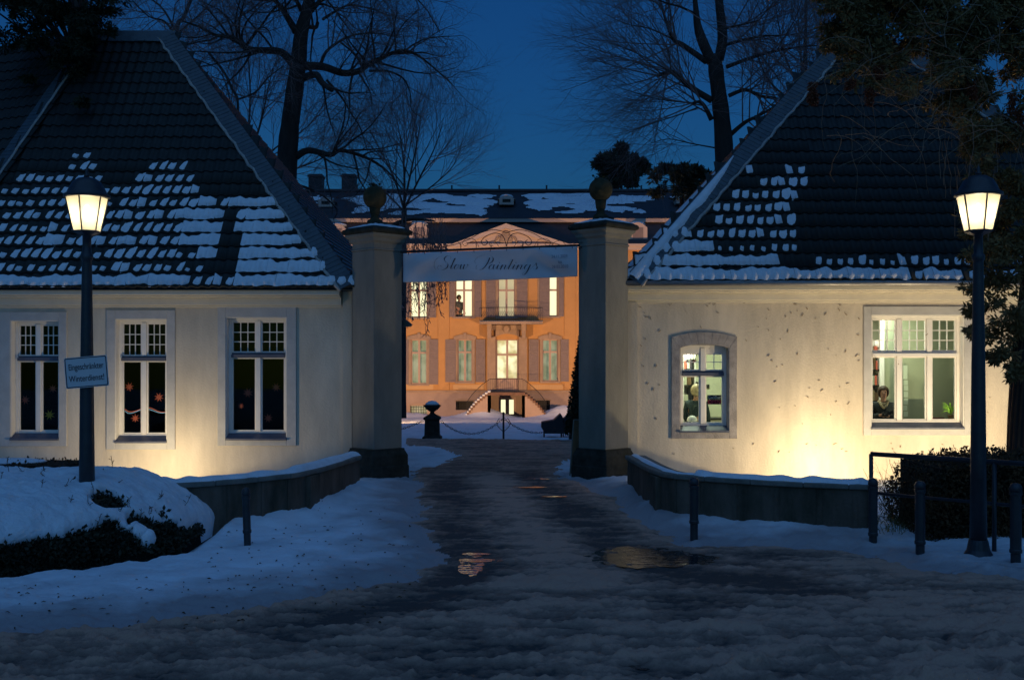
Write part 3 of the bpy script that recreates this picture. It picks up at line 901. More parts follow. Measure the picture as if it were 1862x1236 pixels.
# paper stars in the left windows
def paper_star(px, py, r, m, label, group=None, Y=YW + 0.225):
    cx, cz = X_(px, Y), Z_(py, Y); mb = MB(); mb2 = MB()
    vs = [(cx, Y - 0.006, cz)]; n = 8; ph = random.random()
    for k in range(n * 2):
        t = math.pi * k / n + ph; rr = r*1.15 if k % 2 == 0 else r * 0.42
        vs.append((cx + rr*math.cos(t), Y, cz + rr*math.sin(t)))
    mb.add(vs, [(0, 1 + k, 1 + (k+1) % 16) for k in range(16)])
    vs2 = [(x, y + 0.004, z) for x, y, z in vs]
    mb.add(vs2, [(0, 1 + (k+1) % 16, 1 + k) for k in range(16)])
    o = mb.build("paper_star", m, None, label=label, cat="paper star", group=group)
    return o
g = "paper stars in the dark gatehouse windows"
paper_star(46, 727, .085, M['redpaper'], "red paper star in the left pane of the leftmost window", g)
paper_star(90, 754, .095, M['yellowpaper'], "yellow paper star low in the leftmost window", g)
paper_star(96, 706, .075, M['redpaper'], "red paper star above the yellow one in the leftmost window", g)
paper_star(235, 703, .085, M['redpaper'], "red paper star high in the left pane of the middle dark window", g)
paper_star(289, 722, .088, M['redpaper'], "red paper star in the right pane of the middle dark window", g)
paper_star(246, 760, .080, M['redpaper'], "red paper star below the coloured light streaks in the middle dark window", g)
paper_star(451, 714, .090, M['redpaper'], "large red paper star in the left pane of the window beside the gate", g)
paper_star(438, 738, .060, M['redpaper'], "small red paper star in the left pane of the window beside the gate", g)
paper_star(502, 704, .080, M['redpaper'], "red paper star upper right in the window beside the gate", g)
paper_star(488, 760, .085, M['redpaper'], "red paper star low in the right pane of the window beside the gate", g)
for (dz, c, nm, lab) in ((0.02, (0.9, 0.12, 0.05), "light streak", "thin red cord of light strung across the middle dark window"), (-0.015, (0.25, 0.6, 0.9), "light streak", "thin pale blue cord of light strung across the middle dark window")):  # glowing tubes added in place of car lights reflected in the pane
    mb = MB(); pts = []
    for k in range(25):
        t = k/24; px = 222 + t*84; pts.append((X_(px, YW+.22), YW + .222, Z_(746 + 4*math.sin(t*9.0) - (2 if t < .1 else 0), YW+.22) + dz*(0.4 + 0.6*math.sin(t*6+1)**2)))
    mb.tube(pts, 0.0045, 5); mb.build(nm, emis(nm + "_" + lab[5:9], c, 0.9), None, label=lab, cat="light streak")

# ---------------- right gatehouse
EZR = Z_(513, YE); APR = Vector((6.91, 24.3, 8.93)); APR2 = Vector((8.9, 24.3, 8.93))
ER0 = Vector((2.10, YE, EZR)); ER1 = Vector((13.4, YE, EZR))
hr = thing("gatehouse", (7.0, 21.0, 0), "brightly floodlit cream gatehouse right of the gate with a lit shop window", "house")
s1 = (1220.5, 1340, 603, 797); w1 = (1236, 1325, 626, 783)
s2 = (1570, 1768, 557, 791); w2 = (1583.5, 1752, 573, 777)
mb = MB(); xl = X_(1139, YW)
wall_holes(mb, xl, 12.8, -0.6, EZR - 0.02, [rect(*o) for o in (w1, w2)], YW, YW + 0.34)
mb.box(xl, xl + 0.3, YW + 0.34, 28.0, -0.6, EZR - 0.02); mb.box(12.5, 12.8, YW + 0.34, 28.0, -0.6, EZR - 0.02)
mb.box(xl + 0.3, 12.5, 27.7, 28.0, -0.6, EZR - 0.02)
mb.build("wall", M['plaster'], hr)
cornice(hr, xl - 0.02, 12.8, EZR - 0.05, 0)
mb = MB(); mb.box(xl - 0.004, X_(1159, YW), YW - 0.05, YW - 0.002, -0.5, EZR - 0.36); mb.build("corner_strip", M['plaster'], hr)
gut = MB(); gut.tube([(2.12, YE - 0.03, EZR - 0.02), (12.9, YE - 0.03, EZR - 0.02)], 0.05, 8); gut.build("gutter", mat("zinc_gutter", (0.30, 0.29, 0.28), 0.4, 0.2, 8, metal=0.5), hr, smooth=True)
gate_window(hr, s1, w1, 2, 679, 2, 2, M['stone'], M['glass'], M['ledge'], arch=True)
gate_window(hr, s2, w2, 3, 644, 3, 3, M['surround'], M['glass'], M['ledge'])
roofR, frR = build_roof(hr, [(ER0, ER1, APR2, APR)], [300], [covR], None, None,
    [[ER0, APR + Vector((0, .02, 0)), (ER0.x, 28.3, EZR)], [ER1, (ER1.x, 28.3, EZR), APR2 + Vector((0, .02, 0))], [(ER1.x, 28.3, EZR), (ER0.x, 28.3, EZR), APR + Vector((0,.05,0)), APR2 + Vector((0,.05,0))],
     [ER0 - Vector((0,0,.03)), Vector((ER0.x, 28.3, EZR-.03)), Vector((ER1.x, 28.3, EZR-.03)), ER1 - Vector((0,0,.03))]])
NR = frR[0][2]
inwR = lay_hip(roofR, ER0.lerp(APR, .012), APR, ER1, NR, 0.30)
lay_hip(roofR, APR, APR2, ER1, NR, 0.3, False)
lay_hip(roofR, ER1, APR2, ER0, NR, 0.3)
NS = side_courses(roofR, ER0, (ER0.x, 28.3, EZR), APR)
sn = MB()
roof_side_snow(sn, ER0 + Vector((-0.03, 0, 0)), APR, inwR, NR, 0.02, 0.50, 0.0, 0.20, 0.06, 3)
bk = (Vector((0, 1, 0)) - (APR-ER0).normalized() * Vector((0, 1, 0)).dot((APR-ER0).normalized())).normalized()
roof_side_snow(sn, ER0 + Vector((-0.02, 0.02, 0)), APR, bk, -NS if NS.z < 0 else NS, 0.0, 0.47, 0.0, 2.2, 0.05, 8)
sn.build("hip_snow", M['snow'], roofR, smooth=True)

# rooms of the right gatehouse
rm_ = MB()
rm_.box(2.52, 12.4, 24.6, 24.7, 0.0, 3.22)
rm_.build("inner_wall", M['room'], hr)
rm_ = MB(); rm_.box(4.95, 5.05, YW + 0.345, 24.6, 0.0, 3.22); rm_.build("partition_wall", M['room'], hr)
rm_ = MB(); rm_.box(2.52, 12.4, YW + 0.345, 24.6, -0.1, 0.0); rm_.build("floor", M['floor'], hr)
rm_ = MB(); rm_.box(2.52, 12.4, YW + 0.345, 24.6, 3.22, 3.32); rm_.build("ceiling", M['room'], hr)
rm_ = MB(); rm_.box(7.55, 9.6, 22.35, 22.42, 0.0, 3.2); rm_.build("screen_wall", mat("greenish_partition", (0.36, 0.38, 0.27), 0.8), hr)
rm_ = MB(); rm_.box(7.50, 7.55, 22.30, 22.44, 0.0, 3.2); rm_.build("screen_post", M['white'], hr)
area("shop_ceiling_lamp", (3.7, 22.6, 3.17), 95, 0.8, 0.8, (0.92, 1.0, 0.72))
area("office_ceiling_lamp", (7.1, 22.0, 3.17), 52, 1.0, 0.4, (0.95, 1.0, 0.76))
area("office_back_lamp", (6.8, 23.6, 3.17), 48, 0.8, 0.6, (1.0, 0.95, 0.72))
point("pendant_bulb", (X_(1254, 22.0), 22.0, Z_(646, 22.0)), 6, (1.0, 0.9, 0.65), 0.05)
mb = MB(); mb.sphere((X_(1254, 22.0), 22.0, Z_(646, 22.0)), 0.055, 10, 8); pd = mb.build("pendant_lamp", emis("pendant_glow", (1, .93, .75), 9), None, True, label="small glowing pendant lamp behind the arched shop window", cat="lamp")
mb = MB(); mb.tube([(X_(1254, 22.0), 22.0, Z_(640, 22.0)), (X_(1254, 22.0), 22.0, 3.22)], 0.006, 5); mb.build("flex", M['black'], pd)

# plaster debris: dead ivy scraps stuck on the lit wall
ds = MB()
for k in range(250):
    px = random.uniform(1150, 1800); py = 540 + (random.random() ** 1.9) * 290
    if any(a - 8 < px < b + 8 and c - 8 < py < d + 8 for a, b, c, d in (s1, s2)) and random.random() < .93: continue
    x, zz = X_(px, YW), Z_(py, YW); t = random.uniform(0, math.pi); L = random.uniform(.015, .085); c = random.uniform(-.5, .5)
    pts = [(x + L*(s-0.5)*math.cos(t) - c*L*s*(1-s)*math.sin(t), YW - 0.012, zz + L*(s-0.5)*math.sin(t) + c*L*s*(1-s)*math.cos(t)) for s in (0, .33, .66, 1)]
    ds.tube(pts, [.003, .0085, .007, .002], 4)
ds.build("ivy_scraps", mat("dead_ivy", (0.27, 0.20, 0.13), 0.95), hr, kind='stuff')

# ---------------- floodlights (the uplights' housings)
for (x, y, lab) in ((-6.55, 19.75, "small black floodlight on the ground below the middle dark window"), (5.80, 19.70, "small black floodlight on the ground before the brightly lit wall"), (8.6, 18.5, "small black floodlight behind the brown hedge")):
    t = thing("floodlight", (x, y, 0), lab, "floodlight")
    mb = MB(); mb.box(x-.11, x+.11, y-.10, y+.04, -0.05, 0.05); mb.build("housing", M['black'], t, bevel=0.01)
    mb = MB(); mb.tube([(x-.14, y, .0), (x-.14, y, .05)], .012, 6); mb.tube([(x+.14, y, .0), (x+.14, y, .05)], .012, 6); mb.tube([(x-.14, y-.03, -.1), (x-.14, y-.03, .05)], .02, 6); mb.tube([(x+.14, y-.03, -.1), (x+.14, y-.03, .05)], .02, 6)
    mb.build("bracket", M['black'], t)

# ---------------- gate pillars
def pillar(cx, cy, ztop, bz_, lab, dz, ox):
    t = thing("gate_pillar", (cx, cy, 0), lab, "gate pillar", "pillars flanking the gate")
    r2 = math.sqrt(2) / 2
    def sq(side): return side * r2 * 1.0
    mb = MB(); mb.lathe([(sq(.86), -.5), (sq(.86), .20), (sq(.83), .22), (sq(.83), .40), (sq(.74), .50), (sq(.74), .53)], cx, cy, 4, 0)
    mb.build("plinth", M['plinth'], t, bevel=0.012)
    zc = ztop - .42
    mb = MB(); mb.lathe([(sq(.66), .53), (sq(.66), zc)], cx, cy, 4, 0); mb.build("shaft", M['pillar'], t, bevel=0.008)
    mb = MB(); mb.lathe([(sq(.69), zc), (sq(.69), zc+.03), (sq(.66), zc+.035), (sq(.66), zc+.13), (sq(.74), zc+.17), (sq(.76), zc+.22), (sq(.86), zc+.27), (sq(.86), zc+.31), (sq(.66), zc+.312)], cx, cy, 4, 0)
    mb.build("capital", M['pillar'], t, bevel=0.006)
    mb = MB(); zz = zc + .312
    mb.lathe([(sq(.92), zz), (sq(.96), zz+.035), (sq(.94), zz+.08), (sq(.80), zz+.12), (sq(.30), zz+.19), (sq(.28), zz+.24)], cx, cy, 4, 0)
    mb.build("cap_stone", M['plinth'], t, bevel=0.01)
    sn = MB(); prof = [(sq(.86), zz+.085), (sq(.80), zz+.125), (sq(.70), zz+.148), (sq(.34), zz+.198), (sq(.27), zz+.20)]
    n = 24; base = len(sn.v)
    for (r, z_) in prof:
        for k in range(n):
            a = 2*math.pi*k/n; sqr = 1 / (abs(math.cos(a)) + abs(math.sin(a)))   # rotated square outline
            rr = r * sqr * (1 - 0.06*random.random()); sn.v.append((cx + rr*math.cos(a), cy + rr*math.sin(a), z_ + random.uniform(-.012, .008)))
    for i in range(len(prof)-1):
        for k in range(n): a = base+i*n+k; b = base+i*n+(k+1) % n; sn.f.append((a, b, b+n, a+n))
    sn.build("snow_cap", M['snow'], t, smooth=True)
    zb = ztop + dz
    mb = MB(); mb.lathe([(.15, zz+.2), (.14, zz+.27), (.085, zz+.31), (.065, zz+.36), (.09, zz+.41), (.11, zb-.17)], cx+ox, cy, 12); mb.build("ball_neck", M['ball'], t, smooth=True)
    mb = MB(); mb.sphere((cx+ox, cy, zb), 0.222, 24, 16); ball = mb.build("stone_ball", M['ball'], t, smooth=True)
    fz = MB(); v, f = leaf_mesh([(cx+ox+random.gauss(0,.06), cy+random.gauss(0,.06), zb+.205+random.random()*.03) for _ in range(60)], None, .05); fz.add(v.tolist(), f.tolist()); fz.build("moss_tuft", M['fir'], ball)
    return t
pillar(-2.53, 20.62, 4.62, 0, "left gate pillar with its snowy cap and mossy stone ball", .60, -.04)
pillar(1.71, 20.58, 4.71, 0, "right gate pillar with one side floodlit and a stone ball on top", .65, -.05)

# ---------------- low curved walls
def low_wall(path, npier, lab, sgn):
    a = path[0]; t = thing("low_wall", (a[0], a[1], 0), lab, "wall")
    pts = []
    P4 = [path[0]] + path + [path[-1]]
    for i in range(1, len(P4) - 2):
        p0, p1, p2, p3 = [np.array(P4[k], float) for k in (i-1, i, i+1, i+2)]
        for s_ in np.linspace(0, 1, 8, endpoint=False):
            pts.append(0.5*((2*p1) + (-p0+p2)*s_ + (2*p0-5*p1+4*p2-p3)*s_**2 + (-p0+3*p1-3*p2+p3)*s_**3))
    pts.append(np.array(path[-1], float)); pts = np.array(pts)
    tan = np.gradient(pts, axis=0); tan /= np.linalg.norm(tan, axis=1)[:, None]; nrm = np.stack([-tan[:, 1], tan[:, 0]], 1)
    def strip(w, z0, z1, i0=0, i1=None, zn=0, over=0):
        i1 = len(pts) if i1 is None else i1
        mb = MB(); b = 0; n = i1 - i0
        for i in range(i0, i1):
            l = pts[i] + nrm[i]*w; r = pts[i] - nrm[i]*w
            dz = zn * (float(vnoise(i*0.9, w*10, 4)) - .5)
            mb.v += [(l[0], l[1], z0), (l[0], l[1], z1+dz), (r[0], r[1], z1+dz), (r[0], r[1], z0)]
        for i in range(n-1):
            a_ = 4*i; mb.f += [(a_+k, a_+(k+1) % 4, a_+4+(k+1) % 4, a_+4+k) for k in range(4)]
        mb.f += [(0, 3, 2, 1), (4*(n-1), 4*(n-1)+1, 4*(n-1)+2, 4*(n-1)+3)]
        return mb
    strip(.13, -.7, .50).build("wall", M['lowwall'], t)
    N_ = len(pts); k = 0; step = 6
    while k < N_ - 1:
        e = min(k + step, N_ - 1); 
        mb = strip(.175, .502 + random.uniform(0, .004), .572, k, e + 1)
        cen = pts[k:e+1].mean(0)
        mb.v = [(cen[0] + (x-cen[0])*.992, cen[1] + (y-cen[1])*.992, z_) for x, y, z_ in mb.v]
        mb.build("coping_stone", M['coping'], t, bevel=0.012)
        k = e
    # piers
    for (i, w) in npier:
        c = pts[i]; u = tan[i]; v = nrm[i]; q = [c + u*.17 + v*w, c - u*.17 + v*w, c - u*.17 - v*w, c + u*.17 - v*w]
        if (q[1][0]-q[0][0])*(q[2][1]-q[1][1]) - (q[1][1]-q[0][1])*(q[2][0]-q[1][0]) < 0: q = q[::-1]
        mb = MB(); mb.slab([tuple(p) for p in q], -.6, .498); mb.build("pier", M['lowwall'], t, bevel=.01)
    for i in range(7, N_-2, 5):
        c = pts[i]; u = tan[i]; v = nrm[i]; q = [c + u*.03 + v*.142, c - u*.03 + v*.142, c - u*.03 - v*.142, c + u*.03 - v*.142]
        if (q[1][0]-q[0][0])*(q[2][1]-q[1][1]) - (q[1][1]-q[0][1])*(q[2][0]-q[1][0]) < 0: q = q[::-1]
        mb = MB(); mb.slab([tuple(p) for p in q], -.5, .495); mb.build("joint_strip", M['lowwall'], t)
    # snow
    sn = MB(); m = 7; n2 = len(pts) * 3; base = 0
    ip = np.linspace(0, len(pts)-1, n2)
    for q in ip:
        i = int(q); f_ = q - i; j = min(i+1, len(pts)-1); c = pts[i]*(1-f_) + pts[j]*f_; v = nrm[i]
        wl = .165 * (1 - .35*float(vnoise(q*.8, 1, 9))); wr = .165 * (1 - .5*float(vnoise(q*.8, 7, 19)))
        hh = .035 + .05*float(vnoise(q*.55, 3, 29))
        if sgn > 0 and q < 16: hh *= .35; wl *= .5; wr *= .6
        for k in range(m):
            s_ = k/(m-1)*2-1; w = wl if s_ > 0 else wr; pz = .560 + hh*(1-abs(s_)**3)*1.0 + .012*(1-s_*s_)
            sn.v.append((c[0]+v[0]*w*s_, c[1]+v[1]*w*s_, pz))
    for i in range(n2-1):
        for k in range(m-1): a_ = i*m+k; sn.f.append((a_, a_+1, a_+1+m, a_+m))
    sn.build("snow_cap", M['snow'], t, smooth=True)
    return t
low_wall(WR, [(8, .2)], "low curved grey wall sweeping right from the gate to the railing", 1)
low_wall(WL, [(8, .2)], "low curved grey wall sweeping left from the gate behind the snowy hedge", -1)

# ---------------- street lamps
def lamp(x, y, zb, ztop_glass, scale, lab, watts):
    t = thing("street_lamp", (x, y, zb), lab, "street lamp", "street lamps before the gatehouses")
    zg0 = ztop_glass - .40; zg1 = ztop_glass
    mb = MB(); mb.lathe([(.165, zb-.2), (.165, zb+.06), (.13, zb+.12), (.115, zb+.20), (.105, zb+.24)], x, y, 20); mb.build("base", M['metal'], t, smooth=False, bevel=.004)
    mb = MB(); mb.lathe([(.098, zb+.24), (.088, zb+1.2), (.078, zb+2.2), (.058, zg0-.40), (.056, zg0-.36), (.072, zg0-.34), (.072, zg0-.29), (.052, zg0-.27), (.050, zg0-.06), (.075, zg0-.05)], x, y, 20); mb.build("post", M['metal'], t, smooth=True)
    lan = MB(); lan.lathe([(.07, zg0-.055), (.155, zg0-.02), (.165, zg0)], x, y, 6, R(30)); lan = lan.build("lantern", M['metal'], t)
    g0, g1 = .158, .245
    gm = emis("lantern_glass", (1.0, 0.82, 0.42), 0.75) if "lantern_glass" not in bpy.data.materials else bpy.data.materials["lantern_glass"]
    for k in range(6):
        a = R(30 + 60*k); b = R(90 + 60*k); mb = MB()
        q = [(x+g0*math.cos(a), y+g0*math.sin(a), zg0+.002), (x+g0*math.cos(b), y+g0*math.sin(b), zg0+.002), (x+g1*math.cos(b), y+g1*math.sin(b), zg1), (x+g1*math.cos(a), y+g1*math.sin(a), zg1)]
        mb.add(q, [(0,1,2,3)]); mb.build("pane", LGLASS, lan)
        mb = MB(); mb.tube([q[0], q[3]], .0095, 5); mb.build("rib", M['metal'], lan)
    mb = MB(); mb.lathe([(.235, zg1), (.272, zg1+.005), (.272, zg1+.035), (.235, zg1+.05), (.215, zg1+.10), (.165, zg1+.19), (.10, zg1+.235), (.03, zg1+.25)], x, y, 24); mb.build("hood", M['metal'], lan, smooth=True)
    mb = MB(); mb.lathe([(.03, zg1+.25), (.035, zg1+.275), (.015, zg1+.29), (.022, zg1+.315), (.006, zg1+.36)], x, y, 10); mb.build("finial", M['metal'], lan, smooth=True)
    mb = MB(); mb.sphere((x, y, zg0+.22), .036, 14, 10, sz=2.6); mb.build("bulb", BULB, lan, smooth=True)
    point("lamp_light", (x, y, zg0+.22), watts, (1.0, .86, .58), .075)
    return t
def lantern_glass():
    m = bpy.data.materials.new("frosted_lantern_glass"); m.use_nodes = True; nt = m.node_tree; nt.nodes.clear()
    o = nt.nodes.new("ShaderNodeOutputMaterial"); mx = nt.nodes.new("ShaderNodeMixShader"); mx.inputs[0].default_value = .55
    tr = nt.nodes.new("ShaderNodeBsdfTransparent"); tl = nt.nodes.new("ShaderNodeBsdfTranslucent"); tl.inputs[0].default_value = (.9, .80, .58, 1)
    nt.links.new(tr.outputs[0], mx.inputs[1]); nt.links.new(tl.outputs[0], mx.inputs[2]); nt.links.new(mx.outputs[0], o.inputs[0])
    return m
LGLASS = lantern_glass(); BULB = emis("lamp_bulb", (1, .93, .72), 30)
lamp(X_(158, 13.3), 13.3, -.12, Z_(360, 13.3), 1, "lit street lamp rising from the snowy hedge, carrying a white sign", 10)
lamp(X_(1779, 12.9), 12.9, -.15, Z_(357, 12.9), 1, "lit street lamp beside the railing and bollards on the right", 12)

# ---------------- text helper
def text_mesh(s, size, m, name, parent, origin, sx=1.0, rot=0.0, shear=0.0, align='CENTER', extr=.001, sp=1.0):
    c = bpy.data.curves.new(name, 'FONT'); c.body = s; c.size = size; c.align_x = align; c.align_y = 'CENTER'; c.extrude = extr; c.shear = shear; c.space_character = sp
    tmp = bpy.data.objects.new(name, c); col.objects.link(tmp)
    dg = bpy.context.evaluated_depsgraph_get(); me = bpy.data.meshes.new_from_object(tmp.evaluated_get(dg))
    bpy.data.objects.remove(tmp); bpy.data.curves.remove(c)
    off = ORG[parent.name] if parent else Vector((0,0,0))
    cr, sr = math.cos(rot), math.sin(rot)
    for v in me.vertices:
        x, y, z_ = v.co.x*sx, v.co.y, v.co.z
        v.co = Vector((origin[0] + x*cr - y*sr, origin[1] - z_, origin[2] + x*sr + y*cr)) - off
    me.materials.clear(); me.materials.append(m); me.name = name
    o = bpy.data.objects.new(name, me); link(o, parent); return o

# winter service sign on the left lamp (tilted)
ys = 13.3 - .115; cx, cz = X_(157, ys), Z_(676, ys); t = thing("street_sign", (cx, ys, cz), "tilted white sign reading Eingeschränkter Winterdienst on the left lamp post", "sign")
rot = R(4.8); w, h = .258, .185
def rr(w, h, r=.02, n=4):
    q = []
    for (sx, sy, a0) in ((1,-1,-90),(1,1,0),(-1,1,90),(-1,-1,180)):
        for k in range(n+1):
            a = R(a0 + 90*k/n); q.append((sx*(w-r)+r*math.cos(a), sy*(h-r)+r*math.sin(a)))
    return q
def rotp(q): return [(cx + x*math.cos(rot) - y*math.sin(rot), cz + x*math.sin(rot) + y*math.cos(rot)) for x, y in q]
mb = MB(); mb.prism(rotp(rr(w, h)), ys, ys + .006); mb.build("panel", M['signwhite'], t)
mb = MB(); A_ = rotp(rr(w-.008, h-.008, .016)); B_ = rotp(rr(w-.018, h-.018, .012)); n = len(A_)
mb.add([(x, ys-.002, z_) for x, z_ in A_] + [(x, ys-.002, z_) for x, z_ in B_], [(i, (i+1) % n, (i+1) % n+n, i+n) for i in range(n)]); mb.build("border", M['print'], t)
text_mesh("Eingeschränkter", .105, M['print'], "lettering", t, (cx - math.sin(rot)*.065, ys-.003, cz + math.cos(rot)*.065), .62, rot)
text_mesh("Winterdienst!", .105, M['print'], "lettering", t, (cx + math.sin(rot)*.075, ys-.003, cz - math.cos(rot)*.075), .72, rot)
mb = MB(); mb.box(cx-.10, cx+.10, ys+.006, ys+.03, cz+.06, cz+.09); mb.box(cx-.10, cx+.10, ys+.006, ys+.03, cz-.09, cz-.06); mb.build("clamp", M['metal'], t)

# ---------------- bollards
def bollard(px, pyb, pyt, Y, r, lab, tilt=0.0):
    x = X_(px, Y); zb = Z_(pyb, Y); zt = Z_(pyt, Y); t = thing("bollard", (x, Y, zb), lab, "bollard", "iron bollards at the kerb")
    mb = MB(); mb.lathe([(r*.9, zb-.3), (r*.9, zb+.14), (r*1.12, zb+.15), (r*1.12, zb+.18), (r, zb+.19), (r, zt-.14), (r*1.15, zt-.13), (r*1.15, zt-.10), (r*1.0, zt-.095)], x, Y, 14); mb.build("post", M['metal'], t, smooth=False)
    mb = MB(); mb.lathe([(r*1.0, zt-.095), (r*1.12, zt-.08), (r*1.1, zt-.045), (r*.85, zt-.012), (r*.4, zt), (.004, zt+.003)], x, Y, 14); mb.build("cap", M['metal'], t, smooth=True)
    t.rotation_euler = (0, tilt, 0)
bollard(450, 990, 886, 13.5, .048, "single leaning bollard in the snow before the left low wall", -.03)
bollard(1262, 972, 868, 14.05, .056, "single bollard in the snow before the right low wall")
bollard(1587.5, 995, 869, 13.7, .055, "bollard at the end of the low wall where the railing starts")
bollard(1673, 1011, 874, 13.05, .058, "bollard in front of the brown hedge left of the lamp post")
bollard(1847, 1028, 878, 12.5, .062, "bollard right of the lamp post at the picture edge")

# ---------------- railing
t = thing("railing", (4.63, 14.2, 0), "dark tubular railing in front of the brown hedge", "railing")
A_ = Vector((X_(1584, 14.2), 14.2, Z_(825, 14.2))); B_ = Vector((X_(1862, 12.9), 12.9, Z_(841, 12.9))); D_ = (B_ - A_); C_ = A_ + D_ * 2.2; C_.z = A_.z
mb = MB(); mb.tube([A_, C_], .031, 10); mb.build("top_rail", M['metal'], t, smooth=True)
lo = Vector((0, 0, -.50)); mb = MB(); mb.tube([A_ + lo, C_ + lo], .021, 8); mb.build("lower_rail", M['metal'], t, smooth=True)
for k, tt in enumerate((0.0, .82, 1.64, 2.2)):
    p = A_ + D_ * tt; p.z = A_.z; mb = MB(); mb.tube([p + Vector((0, 0, .0)), (p.x, p.y, -.4)], .028, 8); mb.build("post", M['metal'], t, smooth=True)
# ------------------------------------------------------------------ the palace behind the gate
YM = 72.0; SM = F / YM
def mx(px): return (px - HX) / SM
def mz(py): return HC + (HY - py) / SM
GM = gz(0, YM)
pal_ = thing("palace", (0, YM, GM), "ochre floodlit baroque palace with grey shutters and a snowy mansard roof seen through the gate", "palace")
WIN_U = [("lit", 746, 777, 577), ("lit", 828, 859.5, 576), ("cream", 905.5, 936.5, 576), ("lit", 982, 1014, 575)]
WIN_L = [("green", 747.5, 776.5, 698), ("green", 832, 859, 694), ("door", 902.5, 942, 709), ("green", 986, 1014.5, 693)]
holes = []
for k, a, b, bot in WIN_U: holes.append((mx(a), mx(b), mz(bot), mz(499)))
for k, a, b, bot in WIN_L: holes.append((mx(a), mx(b), mz(bot), mz(617)))
for extra in (-1, 1):
    for q in range(3):
        x0 = mx(660 - 82*q) if extra < 0 else mx(1066 + 82*q)
        holes.append((x0, x0 + 1.1, mz(577), mz(499))); holes.append((x0, x0 + 1.1, mz(697), mz(617)))
BAS = [("lit", 746, 777, 737, 752), ("dark", 829, 861, 728, 745), ("door", 907, 938, 722, 756), ("dark", 969, 1000, 727, 745)]
bh = [(mx(a), mx(b), mz(d), mz(c)) for k, a, b, c, d in BAS]
x0m, x1m = mx(480), mx(1330)
mb = MB(); wall_holes(mb, x0m, x1m, mz(710), mz(448), holes, YM, YM + .5); mb.box(x0m, x0m+.5, YM+.5, YM+14, mz(770), mz(448)); mb.box(x1m-.5, x1m, YM+.5, YM+14, mz(770), mz(448)); mb.box(x0m+.5, x1m-.5, YM+13.6, YM+14, mz(770), mz(448))
mb.build("wall", M['orange'], pal_)
mb = MB(); wall_holes(mb, x0m, x1m, GM - 1.5, mz(711), bh, YM - .12, YM + .5); mb.build("socle", M['socle'], pal_)
mb = MB(); mb.box(x0m, x1m, YM - .2, YM-.121, mz(713), mz(709.5)); mb.build("plinth_band", M['pinkstone'], pal_)
# projecting centre bay with pilaster strips, pale panels below the windows
for a, b in ((797, 817), (1026, 1046), (728, 734)):
    mb = MB(); mb.box(mx(a), mx(b), YM - .07, YM - .001, mz(709), mz(452)); mb.build("pilaster_strip", M['orange'], pal_)
pop = mat("pale_ochre_panel", (.62, .38, .18), .9)
for a, b in ((738, 788), (824, 880), (964, 1024)):
    mb = MB(); mb.box(mx(a), mx(b), YM - .05, YM-.002, mz(708), mz(699)); mb.build("apron_panel", pop, pal_)
mb = MB(); mb.box(x0m, x1m, YM - .35, YM-.001, mz(455), mz(447)); mb.box(x0m-.2, x1m+.2, YM - .5, YM+.3, mz(448), mz(444.5)); mb.build("cornice", M['plum'], pal_)
cols = dict(lit=emis("palace_lit_room", (1.0, .86, .52), 1.35), cream=emis("palace_curtain_light", (.95, .72, .40), .62), green=emis("palace_green_room", (.47, .50, .31), .50, (.20, .27, .14), 1.6), door=emis("palace_hall_light", (1.0, .84, .50), 1.25, (.50, .38, .15), 1.4), dark=M['roomdark'])
